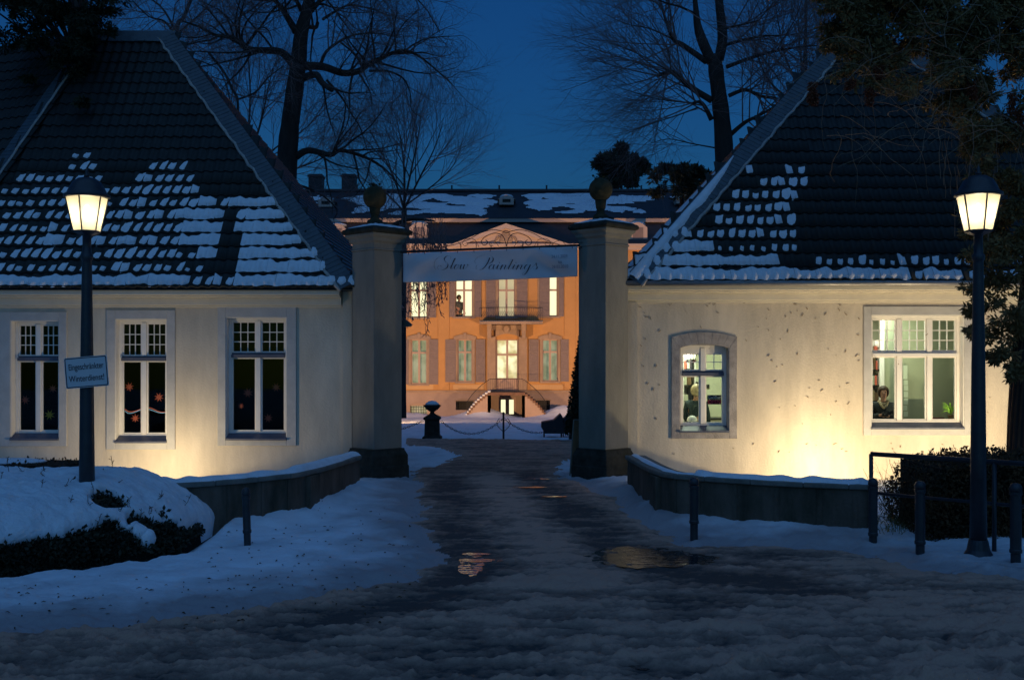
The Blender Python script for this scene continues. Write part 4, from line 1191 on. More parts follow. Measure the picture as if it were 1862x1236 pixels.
def pwindow(kind, xa, xb, za, zb, shutters, upper, lintel):
    w = MB(); e = .16
    w.box(xa - e, xa, YM - .06, YM, za, zb); w.box(xb, xb + e, YM - .06, YM, za, zb); w.box(xa - e, xb + e, YM - .10, YM, za - .12, za)
    win = w.build("window", M['pinkstone'], pal_)
    if lintel:
        n = 8; mb = MB()
        for k in range(n):
            t0, t1 = k/n, (k+1)/n; f_ = lambda t: zb + .16 + .17*(1-(2*t-1)**2)
            p0, p1 = xa-.25+(xb-xa+.5)*t0, xa-.25+(xb-xa+.5)*t1
            mb.prism([(p0, zb), (p1, zb), (p1, f_(t1)), (p0, f_(t0))], YM-.12, YM-.001)
        mb.box((xa+xb)/2-.09, (xa+xb)/2+.09, YM-.18, YM-.121, zb+.02, zb+.42); mb.build("lintel", M['pinkstone'], win)
    mb = MB(); mb.box(xa + .001, xb - .001, YM + .50, YM + .56, za, zb); mb.build("lit_interior" if kind != 'dark' else "dark_interior", cols[kind], win)
    f_ = .07; y0, y1 = YM + .14, YM + .20; fr = MB(); xm = (xa+xb)/2
    zt = za + (zb - za) * (.70 if not upper else .63)
    fr.box(xa, xa+f_, y0, y1, za, zb); fr.box(xb-f_, xb, y0, y1, za, zb); fr.box(xa+f_, xb-f_, y0, y1, zb-f_, zb); fr.box(xa+f_, xb-f_, y0, y1, za, za+f_)
    fr.box(xm-.07, xm+.07, y0-.02, y1, za+f_, zt-.06); fr.box(xm-.07, xm+.07, y0-.02, y1, zt+.06, zb-f_); fr.box(xa+f_, xb-f_, y0-.03, y1, zt-.06, zt+.06)
    if kind == 'door':
        fr.box(xa+f_, xm-.07, y0, y1, za+f_, za + (zb-za)*.235); fr.box(xm+.07, xb-f_, y0, y1, za+f_, za + (zb-za)*.235)
        for s_ in (-1, 1):
            c = xm + s_*(xb-xa)*.25; fr.box(c-.14, c+.14, y0-.02, y0-.001, za+.25, za + (zb-za)*.20)
    fr.build("frame", M['pframe'], win)
    for (a, b) in ((xa+f_, xm-.07), (xm+.07, xb-f_)):
        for (c, d) in ((za+f_ if kind != 'door' else za+(zb-za)*.235, zt-.06), (zt+.06, zb-f_)):
            p = MB(); p.box(a, b, y0+.03, y0+.035, c, d); p.build("pane", M['glass'], win)
    for s_, (a, b) in shutters:
        sh = MB(); a, b = mx(a), mx(b); ys_ = YM - (.14 if s_ else .10)
        sh.box(a, b, ys_, ys_+.04, za-.02, zb)
        sh = sh.build("shutter", M['shutter'], win)
        tr = MB(); q = .06
        tr.box(a, a+q, ys_-.025, ys_-.001, za-.02, zb); tr.box(b-q, b, ys_-.025, ys_-.001, za-.02, zb)
        for zz_ in (za-.02, zt-.05, zb-.09): tr.box(a+q, b-q, ys_-.025, ys_-.001, zz_, zz_+.09)
        tr.build("shutter_rail", M['shutter'], sh)
        sl = MB(); n = 22
        for k in range(n):
            z_ = za + .08 + (zb - za - .2) * k / n
            if abs(z_ - zt) < .1: continue
            sl.add([(a+q, ys_-.018, z_), (b-q, ys_-.018, z_), (b-q, ys_-.002, z_+.05), (a+q, ys_-.002, z_+.05)], [(0,1,2,3)])
        sl.build("slats", M['shutter'], sh, kind='stuff')
    return win
SHU = [[(0, (734, 745)), (0, (778, 793))], [(0, (817.5, 827)), (0, (863, 875))], [(0, (884, 901)), (0, (940, 959))], [(1, (981, 999)), (0, (1016, 1025))]]
SHL = [[(0, (732, 743)), (0, (781, 797))], [(0, (810, 829)), (0, (865, 882))], [], [(0, (962, 979.5)), (0, (1019.5, 1034))]]
PW = []
for (k, a, b, bot), s_ in zip(WIN_U, SHU): PW.append(pwindow(k, mx(a), mx(b), mz(bot), mz(499), s_, True, False))
for (k, a, b, bot), s_ in zip(WIN_L, SHL): PW.append(pwindow(k, mx(a), mx(b), mz(bot), mz(617), s_, False, k != 'door'))
for h in holes[8:]:
    pwindow("green" if h[2] < 2 else "cream", h[0], h[1], h[2], h[3], [], h[2] > 2, False)
# basement windows with iron grilles, basement door
for (k, a, b, c, d), h in zip(BAS, bh):
    xa, xb, za, zb = h; w = MB(); w.box(xa, xb, YM+.42, YM+.48, za, zb)
    if k == 'door':
        o = w.build("basement_door", cols['lit'], pal_, label="lit basement door under the stair landing"); fr = MB(); xm = (xa+xb)/2
        fr.box(xa, xa+.14, YM, YM+.08, za, zb); fr.box(xb-.14, xb, YM, YM+.08, za, zb); fr.box(xm-.12, xm+.12, YM, YM+.08, za, zb); fr.box(xa+.14, xm-.12, YM, YM+.08, zb-.16, zb); fr.box(xm+.12, xb-.14, YM, YM+.08, zb-.16, zb)
        fr.box(xa+.14, xm-.12, YM, YM+.08, za, za+.12); fr.box(xm+.12, xb-.14, YM, YM+.08, za, za+.12); fr.build("frame", M['pframe'], o)
        mb = MB(); mb.box(xa+.14, xb-.14, YM+.04, YM+.05, za+.12, zb-.16); mb.build("pane", M['glass'], o)
    else:
        o = w.build("basement_window", cols['green'] if k == 'lit' else M['roomdark'], pal_); gr = MB()
        for q in range(7): x = xa + (xb-xa)*(q+.5)/7; gr.box(x-.015, x+.015, YM-.03, YM, za, zb)
        for q in range(3): z_ = za + (zb-za)*(q+.5)/3; gr.box(xa, xb, YM-.05, YM-.03, z_-.015, z_+.015)
        gr.build("grille", M['iron'], o)
        s_ = MB(); n = 6
        for q in range(n):
            t0, t1 = q/n, (q+1)/n; f2 = lambda t: zb + .02 + .12*(1-(2*t-1)**2); p0, p1 = xa-.1+(xb-xa+.2)*t0, xa-.1+(xb-xa+.2)*t1
            s_.prism([(p0, zb-.02), (p1, zb-.02), (p1, f2(t1)), (p0, f2(t0))], YM-.16, YM-.121)
        s_.build("arch", M['pinkstone'], o)
# portal surround and balcony with consoles
mb = MB()
for a, b in ((886, 901), (943.5, 958)): mb.box(mx(a), mx(b), YM-.18, YM-.002, mz(709), mz(612))
for k in range(10):
    t0, t1 = k/10, (k+1)/10; f3 = lambda t: mz(612) + .18*(1-(2*t-1)**2); p0, p1 = mx(901)+(mx(943.5)-mx(901))*t0, mx(901)+(mx(943.5)-mx(901))*t1
    mb.prism([(p0, f3(t0)-.0), (p1, f3(t1)-.0), (p1, mz(600)), (p0, mz(600))], YM-.18, YM-.002)
mb.box(mx(886), mx(958), YM-.14, YM-.003, mz(600), mz(591))
mb.build("portal", M['pinkstone'], pal_)
mb = MB(); n = 14; q = []
for k in range(n+1):
    t = k/n; q.append((mx(873) + (mx(986)-mx(873))*t, YM - 1.0 - .35*math.sin(math.pi*t)))
mb.slab(q + [(mx(986), YM), (mx(873), YM)], mz(590), mz(585.5)); balc = mb.build("balcony", M['pinkstone'], pal_)
for px in (890, 952):
    mb = MB(); mb.prism([(mx(px)-.12, mz(615)), (mx(px)+.12, mz(615)), (mx(px)+.15, mz(590)), (mx(px)-.15, mz(590))], YM-.8, YM-.19); mb.build("console", M['pinkstone'], balc)
mb = MB(); mb.sphere((mx(921), YM-.3, mz(598)), .22, 8, 6, 1, .5, 1.2); mb.build("shell_ornament", M['pinkstone'], balc)
rl = MB()
for z_ in (mz(585)+.05, mz(560.5)): rl.tube([(x, y+.05, z_) for x, y in q], .022, 5)
for k in range(len(q)*2-1):
    i = k/2; i0 = int(i); i1 = min(i0+1, n); f_ = i-i0; x = q[i0][0]*(1-f_)+q[i1][0]*f_; y = q[i0][1]*(1-f_)+q[i1][1]*f_+.05
    rl.tube([(x, y, mz(585)), (x, y, mz(560.5))], .011, 4)
    if k < len(q)*2-2:
        c = .12; rl.tube([(x+.13+c*math.cos(a)*(1-a/9), y-.01, (mz(572.5)) + c*1.8*math.sin(a)*(1-a/9)) for a in np.linspace(0, 7, 14)], .010, 4)
rl.build("railing", M['iron'], balc)
sn = MB(); sn.slab([(x, y+.12) for x, y in q] + [(mx(984), YM-.21), (mx(875), YM-.21)], mz(585.4), mz(584)); sn.build("snow", M['snow'], balc)
# double stair: landing, curving flights, snow, railings
YL = YM - 2.6
st = MB(); lx0, lx1 = mx(893), mx(949)
st.box(lx0, lx1, YL, YM-.13, mz(716), mz(711)); stair = st.build("stair_landing", M['brick'], pal_)
for s_, e in ((-1, lx0), (1, lx1)):
    mb = MB(); mb.box(e, e + s_*.22, YL+.05, YM-.13, GM-.5, mz(716)); mb.build("landing_pier", M['socle'], stair)
for s_ in (-1, 1):
    fl_ = MB(); wl_ = MB(); sn_ = MB(); rr_ = MB(); rail = []
    n = 11; ex = lx0 if s_ < 0 else lx1
    for k in range(n):
        t0 = k/n; t1 = (k+1)/n
        xa = ex + s_*1.55*math.sin(t0*1.1)/math.sin(1.1); xb = ex + s_*1.55*math.sin(t1*1.1)/math.sin(1.1)
        ya = YL - .15*t0; zt = mz(711) + (GM + .05 - mz(711))*t0**1.15
        fl_.box(min(xa, xb), max(xa, xb), ya-.0, YM-.14-.3*t0, zt-.16, zt)
        wl_.box(min(xa, xb), max(xa, xb), ya+.05, YM-.16-.3*t0, GM-.6, zt-.161)
        if s_ < 0: sn_.box(min(xa, xb), max(xa, xb), ya+.03, YM-.3-.3*t0, zt+.001, zt+.09)
        rr_.tube([(xa, ya+.05, zt), (xa, ya+.05, zt+.85)], .010, 4); rr_.tube([((xa+xb)/2, ya+.05, zt-.05), ((xa+xb)/2, ya+.05, zt+.8)], .010, 4); rail.append((xa, ya+.05, zt+.85))
    fl_.build("steps", M['brick'], stair); wl_.build("flight_wall", M['socle'], stair)
    if s_ < 0: sn_.build("snow", M['snow'], stair)
    rr_.tube(rail, .02, 5); rr_.build("stair_railing", M['iron'], stair)
rr_ = MB(); rr_.tube([(lx0, YL+.06, mz(711)+.85), (lx1, YL+.06, mz(711)+.85)], .018, 5)
for k in range(17): x = lx0 + (lx1-lx0)*k/16; rr_.tube([(x, YL+.06, mz(711)), (x, YL+.06, mz(711)+.85)], .009, 4)
rr_.build("landing_railing", M['iron'], stair)
# pediment
pa, pb, pc = mx(818), mx(1040), mx(920)
zb_, zt_ = mz(447), mz(408)
mb = MB(); mb.prism([(pa+.5, zb_), (pb-.5, zb_), (pc, zt_-.25)], YM-.25, YM+1.0); ped = mb.build("pediment", M['plum'], pal_)
mb = MB()
for e in (pa, pb):
    d = Vector((pc-e, 0, zt_-zb_)).normalized(); nrm_ = Vector((-d.z, 0, d.x)) * (1 if e == pa else -1)
    a, b = Vector((e, 0, zb_)), Vector((pc, 0, zt_)); w = .24
    q = [a, b, b - Vector((0,0,.30)), a - Vector((0,0,.30)) + d*.5]
    pl2 = [(v.x, v.z) for v in q]; pl2 = pl2[::-1] if e == pa else pl2
    mb.prism(pl2, YM-.55, YM-.251)
mb.build("raking_cornice", M['plum'], ped)
sn = MB()
for e in (pa, pb):
    sn.add([(e, YM-.5, zb_+.03), (pc, YM-.5, zt_+.03), (pc, YM+1.2, zt_+.10), (e, YM+1.2, zb_+.10)], [(0,1,2,3)])
sn.build("snow", M['proof'], ped)
cr = MB(); cr.sphere((pc, YM-.30, mz(437)), .40, 10, 7, 1.1, .3, 1.2); cr.sphere((pc, YM-.32, mz(425)), .16, 8, 6, 1.4, .4, 1); 
for s_ in (-1, 1): cr.tube([(pc+s_*(.3+.5*t), YM-.30, mz(441)+.35*math.sin(t*4)) for t in np.linspace(0, 1, 8)], .07, 6)
cr.build("coat_of_arms", M['pinkstone'], ped)
# mansard: steep lower slope, eave band, flatter snowy upper slope
Y2 = YM + 1.5; zl, zu = mz(448), HC + (HY - 404) * Y2 / F
xa, xb = x0m - .3, x1m + .3
mb = MB(); mb.add([(xa, YM-.3, zl), (xb, YM-.3, zl), (xb, Y2, zu), (xa, Y2, zu)], [(0,1,2,3)]); mb.add([(xa, YM-.3, zl), (xa, Y2, zu), (xa, YM+14, zl)], [(0,1,2)]); mb.add([(xb, YM-.3, zl), (xb, YM+14, zl), (xb, Y2, zu)], [(0,1,2)])
mans = mb.build("mansard_roof", M['proof'], pal_)
mb = MB(); mb.box(xa, xb, Y2-.25, Y2+.1, zu-.02, zu+.22); mb.build("roof_break_cornice", M['plum'], mans)
YR = YM + 8.5; zr = HC + (HY - 349) * YR / F; zu2 = zu + .225
mb = MB(); mb.add([(xa, Y2-.3, zu2), (xb, Y2-.3, zu2), (xb, YR, zr), (xa, YR, zr)], [(0,1,2,3)]); mb.add([(xa, YR, zr), (xb, YR, zr), (xb, YM+15, zl), (xa, YM+15, zl)], [(0,1,2,3)])
mb.tube([(xa, YR, zr+.05), (xb, YR, zr+.05)], .18, 6); up = mb.build("upper_roof", M['proof'], mans)
for k in range(9): 
    x = xa + (xb-xa)*(k+.5)/9; m2 = MB(); m2.lathe([(.06, zr), (.06, zr+.45), (.1, zr+.47)], x, YR, 6); m2.build("roof_vent", M['proof'], up)
nu, nv = 420, 44; N_ = Vector((0, -(zr-zu2), (YR-Y2+.3))).normalized()
us, vs_ = np.meshgrid(np.linspace(0, 1, nu), np.linspace(0, 1, nv)); gx = xa + (xb-xa)*us; gy = Y2-.3 + (YR-Y2+.3)*vs_; gz_ = zu2 + (zr-zu2)*vs_
cov = fbm(gx*.55, gy*1.1, 4, 61); thr = .40 + .5*sstep(.16, .0, vs_) * fbm(gx*.5, gy*0, 3, 66) + .8*sstep(.80, .95, vs_)
thr = thr + .22*sstep(.4, .1, vs_)
for cx_ in (mx(921), mx(590), mx(1243)): thr = thr + .6*np.exp(-((gx-cx_)/1.3)**2 - ((vs_-.35)/.35)**2)
mk = cov > thr; hgt = .05 + .15*np.clip((cov-thr)*6, 0, 1)
V2 = np.stack([gx + N_.x*hgt, gy + N_.y*hgt, gz_ + N_.z*hgt], -1).reshape(-1, 3); i_, j_ = np.meshgrid(np.arange(nv-1), np.arange(nu-1), indexing='ij'); a_ = (i_*nu+j_).ravel(); f4 = np.stack([a_, a_+1, a_+1+nu, a_+nu], 1)
ok = mk.ravel()[f4].sum(1) >= 2; f4 = f4[ok]; us_, inv = np.unique(f4, return_inverse=True)
mesh_np("roof_snow", V2[us_], inv.reshape(f4.shape), M['snow'], up, True)
def dormer(px, pyb, pyt, w, Yd, lab, big):
    x = X_(px, Yd); z0, z1 = Z_(pyb, Yd), Z_(pyt, Yd); t = MB()
    if big:
        n = 8; top = [(x - w + 2*w*k/n, z1 - .35 + .35*math.sin(math.pi*k/n)) for k in range(n+1)]
        t.prism([(x-w, z0), (x+w, z0)] + top[::-1], Yd, Yd+1.8)
    else: t.prism([(x-w, z0), (x+w, z0), (x+w, z1-.28), (x+w*1.25, z1-.30), (x, z1), (x-w*1.25, z1-.30), (x-w, z1-.28)], Yd, Yd+1.6)
    d = t.build("dormer", M['plum'], mans)
    p = MB(); p.box(x-w*.55, x+w*.55, Yd-.03, Yd-.001, z0 + (z1-z0)*(.15 if big else .25), z0+(z1-z0)*(.78 if big else .55)); p.build("dormer_window", M['shutter'] if big else M['roomdark'], d)
    s = MB(); s.sphere((x, Yd+.7, z1-.05), .3, 10, 6, w*3.2, 2.4, .5); s.build("snow", M['snow'], d, smooth=True)
dormer(761, 449, 404, .60, YM+.2, "", True); dormer(1160, 449, 404, .62, YM+.2, "", True); dormer(612, 449, 406, .6, YM+.2, "", True)
dormer(921, 372, 354, .50, YM+3.9, "", False); dormer(592, 376, 357, .50, YM+3.9, "", False); dormer(1243, 370, 350, .50, YM+3.9, "", False)
for px in (575, 635):
    t = MB(); x = X_(px, YM+9); zt = Z_(318, YM+9); t.box(x-.5, x+.5, YM+8.6, YM+9.6, zr-1, zt); t.box(x-.56, x+.56, YM+8.5, YM+9.7, zt-.2, zt-.08); t.build("chimney", M['proof'], mans)

# ---- courtyard: urn piers, post, chains, board, planters, clipped yew
def cg(px, py, Y): return (X_(px, Y), Y, Z_(py, Y))
def urn(px, pyb, Yu, s, lab):
    x, y, z0 = cg(px, pyb, Yu); t = thing("urn_pier", (x, y, z0), lab, "stone urn", "urn piers holding the courtyard chain")
    mb = MB(); mb.lathe([(.46*s, z0-.4), (.46*s, z0+.04), (.36*s, z0+.10), (.34*s, z0+.62*s), (.42*s, z0+.66*s), (.40*s, z0+.72*s), (.13*s, z0+.84*s)], x, y, 4, R(45)); mb.build("pier", M['plinth'], t, bevel=.01)
    mb = MB(); mb.lathe([(.10*s, z0+.80*s), (.07*s, z0+.90*s), (.20*s, z0+.99*s), (.27*s, z0+1.07*s), (.32*s, z0+1.13*s), (.24*s, z0+1.15*s)], x, y, 16); u = mb.build("urn", M['plinth'], t, smooth=True)
    mb = MB(); mb.lathe([(.25*s, z0+1.15*s), (.22*s, z0+1.20*s), (.12*s, z0+1.27*s), (.01, z0+1.29*s)], x, y, 12); mb.build("snow_cap", M['snow'], u, smooth=True)
    return Vector((x, y, z0))
U1 = urn(786, 796, 38.0, 1.0, "stone urn on a square pier left in the courtyard, snow on its rim")
U2 = urn(1052, 792, 38.0, 1.0, "stone urn on a pier half hidden behind the right gate pillar")
pc_ = Vector(cg(915.5, 786, 38.0)); t = thing("chain_post", pc_, "thin iron post between the urns carrying the chain", "post")
mb = MB(); mb.tube([pc_ - Vector((0,0,.3)), pc_ + Vector((0,0,.62))], .035, 8); mb.sphere(pc_ + Vector((0,0,.66)), .05, 8, 6); mb.build("post", M['iron'], t)
mb = MB()
for s_ in (-1, 1): mb.tube([pc_ + Vector((s_*(.03+.20*math.sin(a)), 0, .05 + .17*a)) for a in np.linspace(0, 2.6, 9)], .012, 5)
mb.build("scroll_foot", M['iron'], t)
def chain(a, b, sag, lab):
    a, b = Vector(a), Vector(b); mb = MB(); n = int((b-a).length / .075)
    for i in range(n):
        s0 = i/n; s1 = (i+1.35)/n; f_ = lambda s: a.lerp(b, s) - Vector((0, 0, sag*4*s*(1-s)))
        d = (f_(s1)-f_(s0)); c = (f_(s0)+f_(s1))/2; L = d.length/2; d.normalize(); side = Vector((0,1,0)) if i % 2 else d.cross(Vector((0,1,0))).normalized()
        mb.tube([c + d*L*math.cos(t) + side*.032*math.sin(t) for t in np.linspace(0, 2*math.pi, 7)], .011, 4, caps=False)
    mb.build("chain", M['iron'], None, label=lab, cat="chain", group="chains slung across the courtyard")
chain(U1 + Vector((.3, -.1, .60)), pc_ + Vector((0, 0, .5)), .50, "sagging iron chain between the left urn and the thin post")
chain(pc_ + Vector((0, 0, .5)), U2 + Vector((-.3, -.1, .60)), .50, "sagging iron chain between the thin post and the right urn")
chain(U1 + Vector((-.3, -.1, .60)), Vector((U1.x-4.6, 38, U1.z+.60)), .5, "iron chain running from the left urn behind the left pillar")
# leaning notice board by the right pillar
bx, by = X_(1049, 20.95), 20.95; t = thing("notice_board", (bx, by, .02), "brown board in a pale frame leaning behind the right gate pillar", "board")
mb = MB(); mb.add([(bx-.14, by-.28, .06), (bx+.16, by-.20, .06), (bx+.22, by+.02, 1.02), (bx-.06, by-.06, 1.02), (bx-.14, by-.25, .06), (bx+.16, by-.17, .06), (bx+.22, by+.05, 1.02), (bx-.06, by-.03, 1.02)], [(0,1,2,3),(4,7,6,5),(0,4,5,1),(1,5,6,2),(2,6,7,3),(3,7,4,0)]); mb.build("panel", M['brown'], t)
mb = MB(); mb.tube([(bx-.15, by-.29, .0), (bx-.065, by-.07, 1.04)], .016, 4); mb.tube([(bx-.065, by-.07, 1.04), (bx+.22, by+.0, 1.04)], .016, 4); mb.tube([(bx+.16, by-.22, .0), (bx+.22, by+.0, 1.04)], .016, 4); mb.tube([(bx-.14, by-.29, .05), (bx+.16, by-.21, .05)], .016, 4); mb.build("frame", M['coping'], t)
# dark folded tarpaulin shapes in the courtyard
def tarp(px, py, Yt, w, h, peak, lab):
    x, y, z0 = cg(px, py, Yt); t = thing("covered_bench", (x, y, z0), lab, "covered bench", "dark covered benches in the courtyard")
    mb = MB(); mb.prism([(x-w, z0+.12), (x-w*.7, z0-.1), (x+w*.9, z0-.1), (x+w, z0+h*.6), (x+peak, z0+h), (x+peak-.25, z0+h*.62), (x-w*.98, z0+h*.50)], y-.35, y+.35); mb.build("tarpaulin", M['iron'], t, bevel=.02)
    mb = MB(); mb.box(x-w*.8, x-w*.7, y-.3, y+.3, z0-.3, z0+.05); mb.box(x+w*.7, x+w*.8, y-.3, y+.3, z0-.3, z0+.05); mb.build("feet", M['iron'], t)
tarp(1005, 782, 40, .42, .62, .28, "dark tarpaulin-covered bench with a pointed corner beside the right urn")
tarp(1030, 781, 40, .15, .56, .06, "narrow dark covered shape just left of the right urn")
t = thing("clipped_yew", (X_(1062, 36), 36, gz(0, 36)), "dark conical clipped yew half behind the right gate pillar", "tree")
cx_, cz_ = X_(1064, 36), gz(0, 36)
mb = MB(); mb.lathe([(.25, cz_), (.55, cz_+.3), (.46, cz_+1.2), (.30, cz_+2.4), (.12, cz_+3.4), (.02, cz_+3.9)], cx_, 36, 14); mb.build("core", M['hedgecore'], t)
pts = []
for k in range(5000):
    h_ = random.random()**1.2; r_ = .62*(1-h_)**.8+.02; a = random.random()*6.283; pts.append((cx_+r_*math.cos(a), 36+r_*math.sin(a), cz_+.25+3.7*h_))
v, f = leaf_mesh(pts, None, .09); mesh_np("foliage", v, f, M['fir'], t)
mb = MB(); mb.tube([(cx_, 36, cz_-.4), (cx_, 36, cz_+.4)], .07, 6); mb.build("trunk", M['bark'], t)
# half-open gate leaves' bracket lamp on the left pillar's inner side
mb = MB(); x, y, z_ = P(737, 588, 20.9); mb.prism([(x-.02, z_-.06), (x+.10, z_-.06), (x+.13, z_-.02), (x-.02, z_+.10)], y-.12, y+.12); mb.tube([(x-.14, y, z_), (x+.05, y, z_)], .015, 6)
mb.build("bracket_lamp", M['metal'], None, label="small dark bracket lamp on the inner side of the left gate pillar", cat="wall lamp")

# ------------------------------------------------------------------ banner and wrought-iron overthrow
YB = 20.45
t = thing("wrought_iron_overthrow", P(890, 450, YB+.06), "dark wrought-iron scrollwork spanning the gate above the banner", "ironwork")
mb = MB(); mb.tube([P(728, 458, YB+.06), P(1054, 446, YB+.06)], .022, 8); mb.build("bar", M['iron'], t)
def scr(pts, r=.008):
    r *= .62
    m_ = MB(); out = []
    n = len(pts); P_ = [pts[0]] + pts + [pts[-1]]
    for i in range(1, n):
        p0, p1, p2, p3 = [np.array(P_[k], float) for k in (i-1, i, i+1, i+2)]
        for s_ in np.linspace(0, 1, 7, endpoint=(i == n-1)):
            out.append(.5*((2*p1)+(-p0+p2)*s_+(2*p0-5*p1+4*p2-p3)*s_**2+(-p0+3*p1-3*p2+p3)*s_**3))
    m_.tube([P(a, b, YB+.06) for a, b in out], r, 5); m_.build("scroll", M['iron'], t)
for s_ in (-1, 1):
    q = lambda pts: [(921 + s_*a, b) for a, b in pts]
    scr(q([(0,448),(6,430),(20,424),(38,430),(46,440),(40,446),(34,441),(38,436)]), .012)
    scr(q([(50,449),(58,436),(72,434),(80,441),(76,447),(70,444),(73,440)]))
    scr(q([(82,450),(88,440),(100,438),(108,446),(112,452)])); scr(q([(0,424),(10,420),(26,418),(48,424),(70,436),(100,446),(135,452)]), .011)
    scr(q([(112,451),(125,443),(140,441),(150,447),(146,452)])); scr(q([(14,448),(22,438),(30,440),(30,447),(24,446)]))
    scr(q([(135,452),(150,432),(168,424),(182,430)]))
for px in (838, 866, 893, 950, 978, 1004): scr([(px, 452), (px, 442)], .012)
bt = thing("banner", P(891, 480, YB), "white cloth banner reading Slow Paintings stretched between the gate pillars", "banner")
nx, nz = 90, 22; vs = []
def bpos(u, v):      # u 0..1 left to right, v 0..1 bottom to top
    px = 733 + (1050-733)*u; top = 461 - 13*u; bot = 513.5 - 11*u + 1.5*math.sin(u*3.1)
    py = bot + (top-bot)*v
    y = YB + .035*math.sin((u*3.0+v*1.3)*3.1)*(1-abs(2*v-1)**2*.6) + .018*math.sin(u*19 - v*6)*math.exp(-((u-.08)/.1)**2) + .03*math.sin((u-.85)*26 + v*7)*math.exp(-((u-.86)/.14)**2) - .02*math.sin(u*37)*(1-v)*.3
    p = P(px, py, YB); return (p[0], y, p[2])
for j in range(nz+1):
    for i in range(nx+1): vs.append(bpos(i/nx, j/nz))
mb = MB(); mb.add(vs, [(j*(nx+1)+i, j*(nx+1)+i+1, (j+1)*(nx+1)+i+1, (j+1)*(nx+1)+i) for j in range(nz) for i in range(nx)])
cl = mb.build("cloth", M['banner'], bt, smooth=True); sm = cl.modifiers.new("thickness", 'SOLIDIFY'); sm.thickness = .004; sm.offset = 1
eye = MB()
for k in range(11):
    u = .03 + .94*k/10; p = Vector(bpos(u, .985)); eye.tube([p + Vector((0, -.02, -.02)), p + Vector((0, .02, .04)), p + Vector((0, .07, .0))], .006, 5)
eye.build("tie", M['iron'], bt)
# copperplate lettering: thick downstrokes, hairline upstrokes.  coordinates: banner zoom pixels (5.642 per photo px)
STR = {
 'S': [[(500,178),(508,158),(492,143),(458,150),(440,178),(455,205),(478,228),(470,262),(430,286),(392,286),(372,268),(382,246),(400,242),(408,254)], [(352,285),(336,250),(345,200),(382,158),(430,142)]],
 'l': [[(496,262),(528,222),(552,182),(556,168),(545,176),(522,232),(508,270),(516,282),(534,262)]],
 'o': [[(584,236),(568,232),(550,250),(544,272),(554,284),(572,272),(584,250),(582,236),(592,244),(606,238)]],
 'w': [[(602,246),(616,232),(606,262),(604,280),(618,280),(640,250),(648,232),(638,262),(636,280),(652,280),(676,252),(684,234),(678,232),(684,242),(700,236)]],
 'P': [[(905,160),(890,200),(864,244),(832,278),(792,288),(766,270),(772,242),(792,232)],[(765,225),(752,196),(782,156),(840,134),(900,136),(938,158),(936,194),(906,218),(872,222)]],
 'a': [[(946,238),(930,230),(910,244),(898,268),(906,284),(924,278),(944,252),(952,232),(942,262),(942,280),(954,280),(970,262)]],
 'i': [[(970,262),(990,232),(978,264),(978,280),(990,280),(1004,264)],[(998,206),(1000,214)]],
 'n': [[(1004,262),(1020,238),(1026,234),(1016,258),(1006,284)],[(1010,272),(1036,238),(1052,232),(1054,242),(1042,268),(1044,282),(1056,278),(1070,262)]],
 't': [[(1070,262),(1092,228),(1116,178),(1094,232),(1078,270),(1084,284),(1096,278),(1112,260)],[(1080,226),(1124,222)]],
 'i2': [[(1112,260),(1132,232),(1118,264),(1118,280),(1130,280),(1146,260)],[(1142,206),(1144,214)]],
 'n2': [[(1146,260),(1160,238),(1166,234),(1156,258),(1146,283)],[(1150,270),(1178,238),(1194,232),(1196,242),(1184,268),(1186,282),(1198,278),(1216,256)]],
 'g': [[(1262,234),(1244,230),(1226,246),(1218,268),(1226,282),(1244,274),(1262,250),(1270,232),(1256,268),(1238,308),(1216,334),(1200,336),(1202,322),(1230,300),(1270,276),(1294,252)]],
 's': [[(1294,252),(1316,222),(1320,214),(1322,236),(1330,258),(1322,276),(1304,280),(1296,270)]],
}
STR = {k: [[(x if x < 960 else 960 + (x-960)*1.17, y) for x, y in s_] for s_ in v_] for k, v_ in STR.items()}
def glyph(pts, name):
    out = []; P_ = [pts[0]] + pts + [pts[-1]]; n = len(pts)
    for i in range(1, n):
        p0, p1, p2, p3 = [np.array(P_[k], float) for k in (i-1, i, i+1, i+2)]
        for s_ in np.linspace(0, 1, 8, endpoint=(i == n-1)): out.append(.5*((2*p1)+(-p0+p2)*s_+(2*p0-5*p1+4*p2-p3)*s_**2+(-p0+3*p1-3*p2+p3)*s_**3))
    out = np.array(out); d = np.gradient(out, axis=0); L = np.linalg.norm(d, axis=1)+1e-6; d /= L[:, None]
    down = d[:, 1]*.87 - d[:, 0]*.45; w = 2.2 + 8.5*np.clip(down, 0, 1)**1.6
    base = len(lm.v)
    for p, wd in zip(out, w):
        for s_ in (-.5, .5):
            q = p + np.array([wd*s_, wd*s_*.15]); px = 730 + q[0]/5.642; py = 440 + q[1]/5.642
            u = (px-733)/317; top = 461-13*u; bot = 513.5-11*u+1.5*math.sin(u*3.1); v_ = (py-bot)/(top-bot); b_ = bpos(u, v_); lm.v.append((b_[0], b_[1]-.010, b_[2]))
    for i in range(len(out)-1): a_ = base+2*i; lm.f.append((a_, a_+1, a_+3, a_+2))
for key, strokes in STR.items():
    lm = MB()
    for s_ in strokes: glyph(s_, key)
    lm.build("lettering", M['print'], bt)
for (s_, px, py) in (("24.11.2009", 1017, 467), ("bis", 1018, 477), ("28.02.2010", 1018, 485.5)):
    p = P(px, py, YB); text_mesh(s_, .085, M['greyprint'], "small_lettering", bt, (p[0], YB-.075, p[2]), .80, R(2.2))
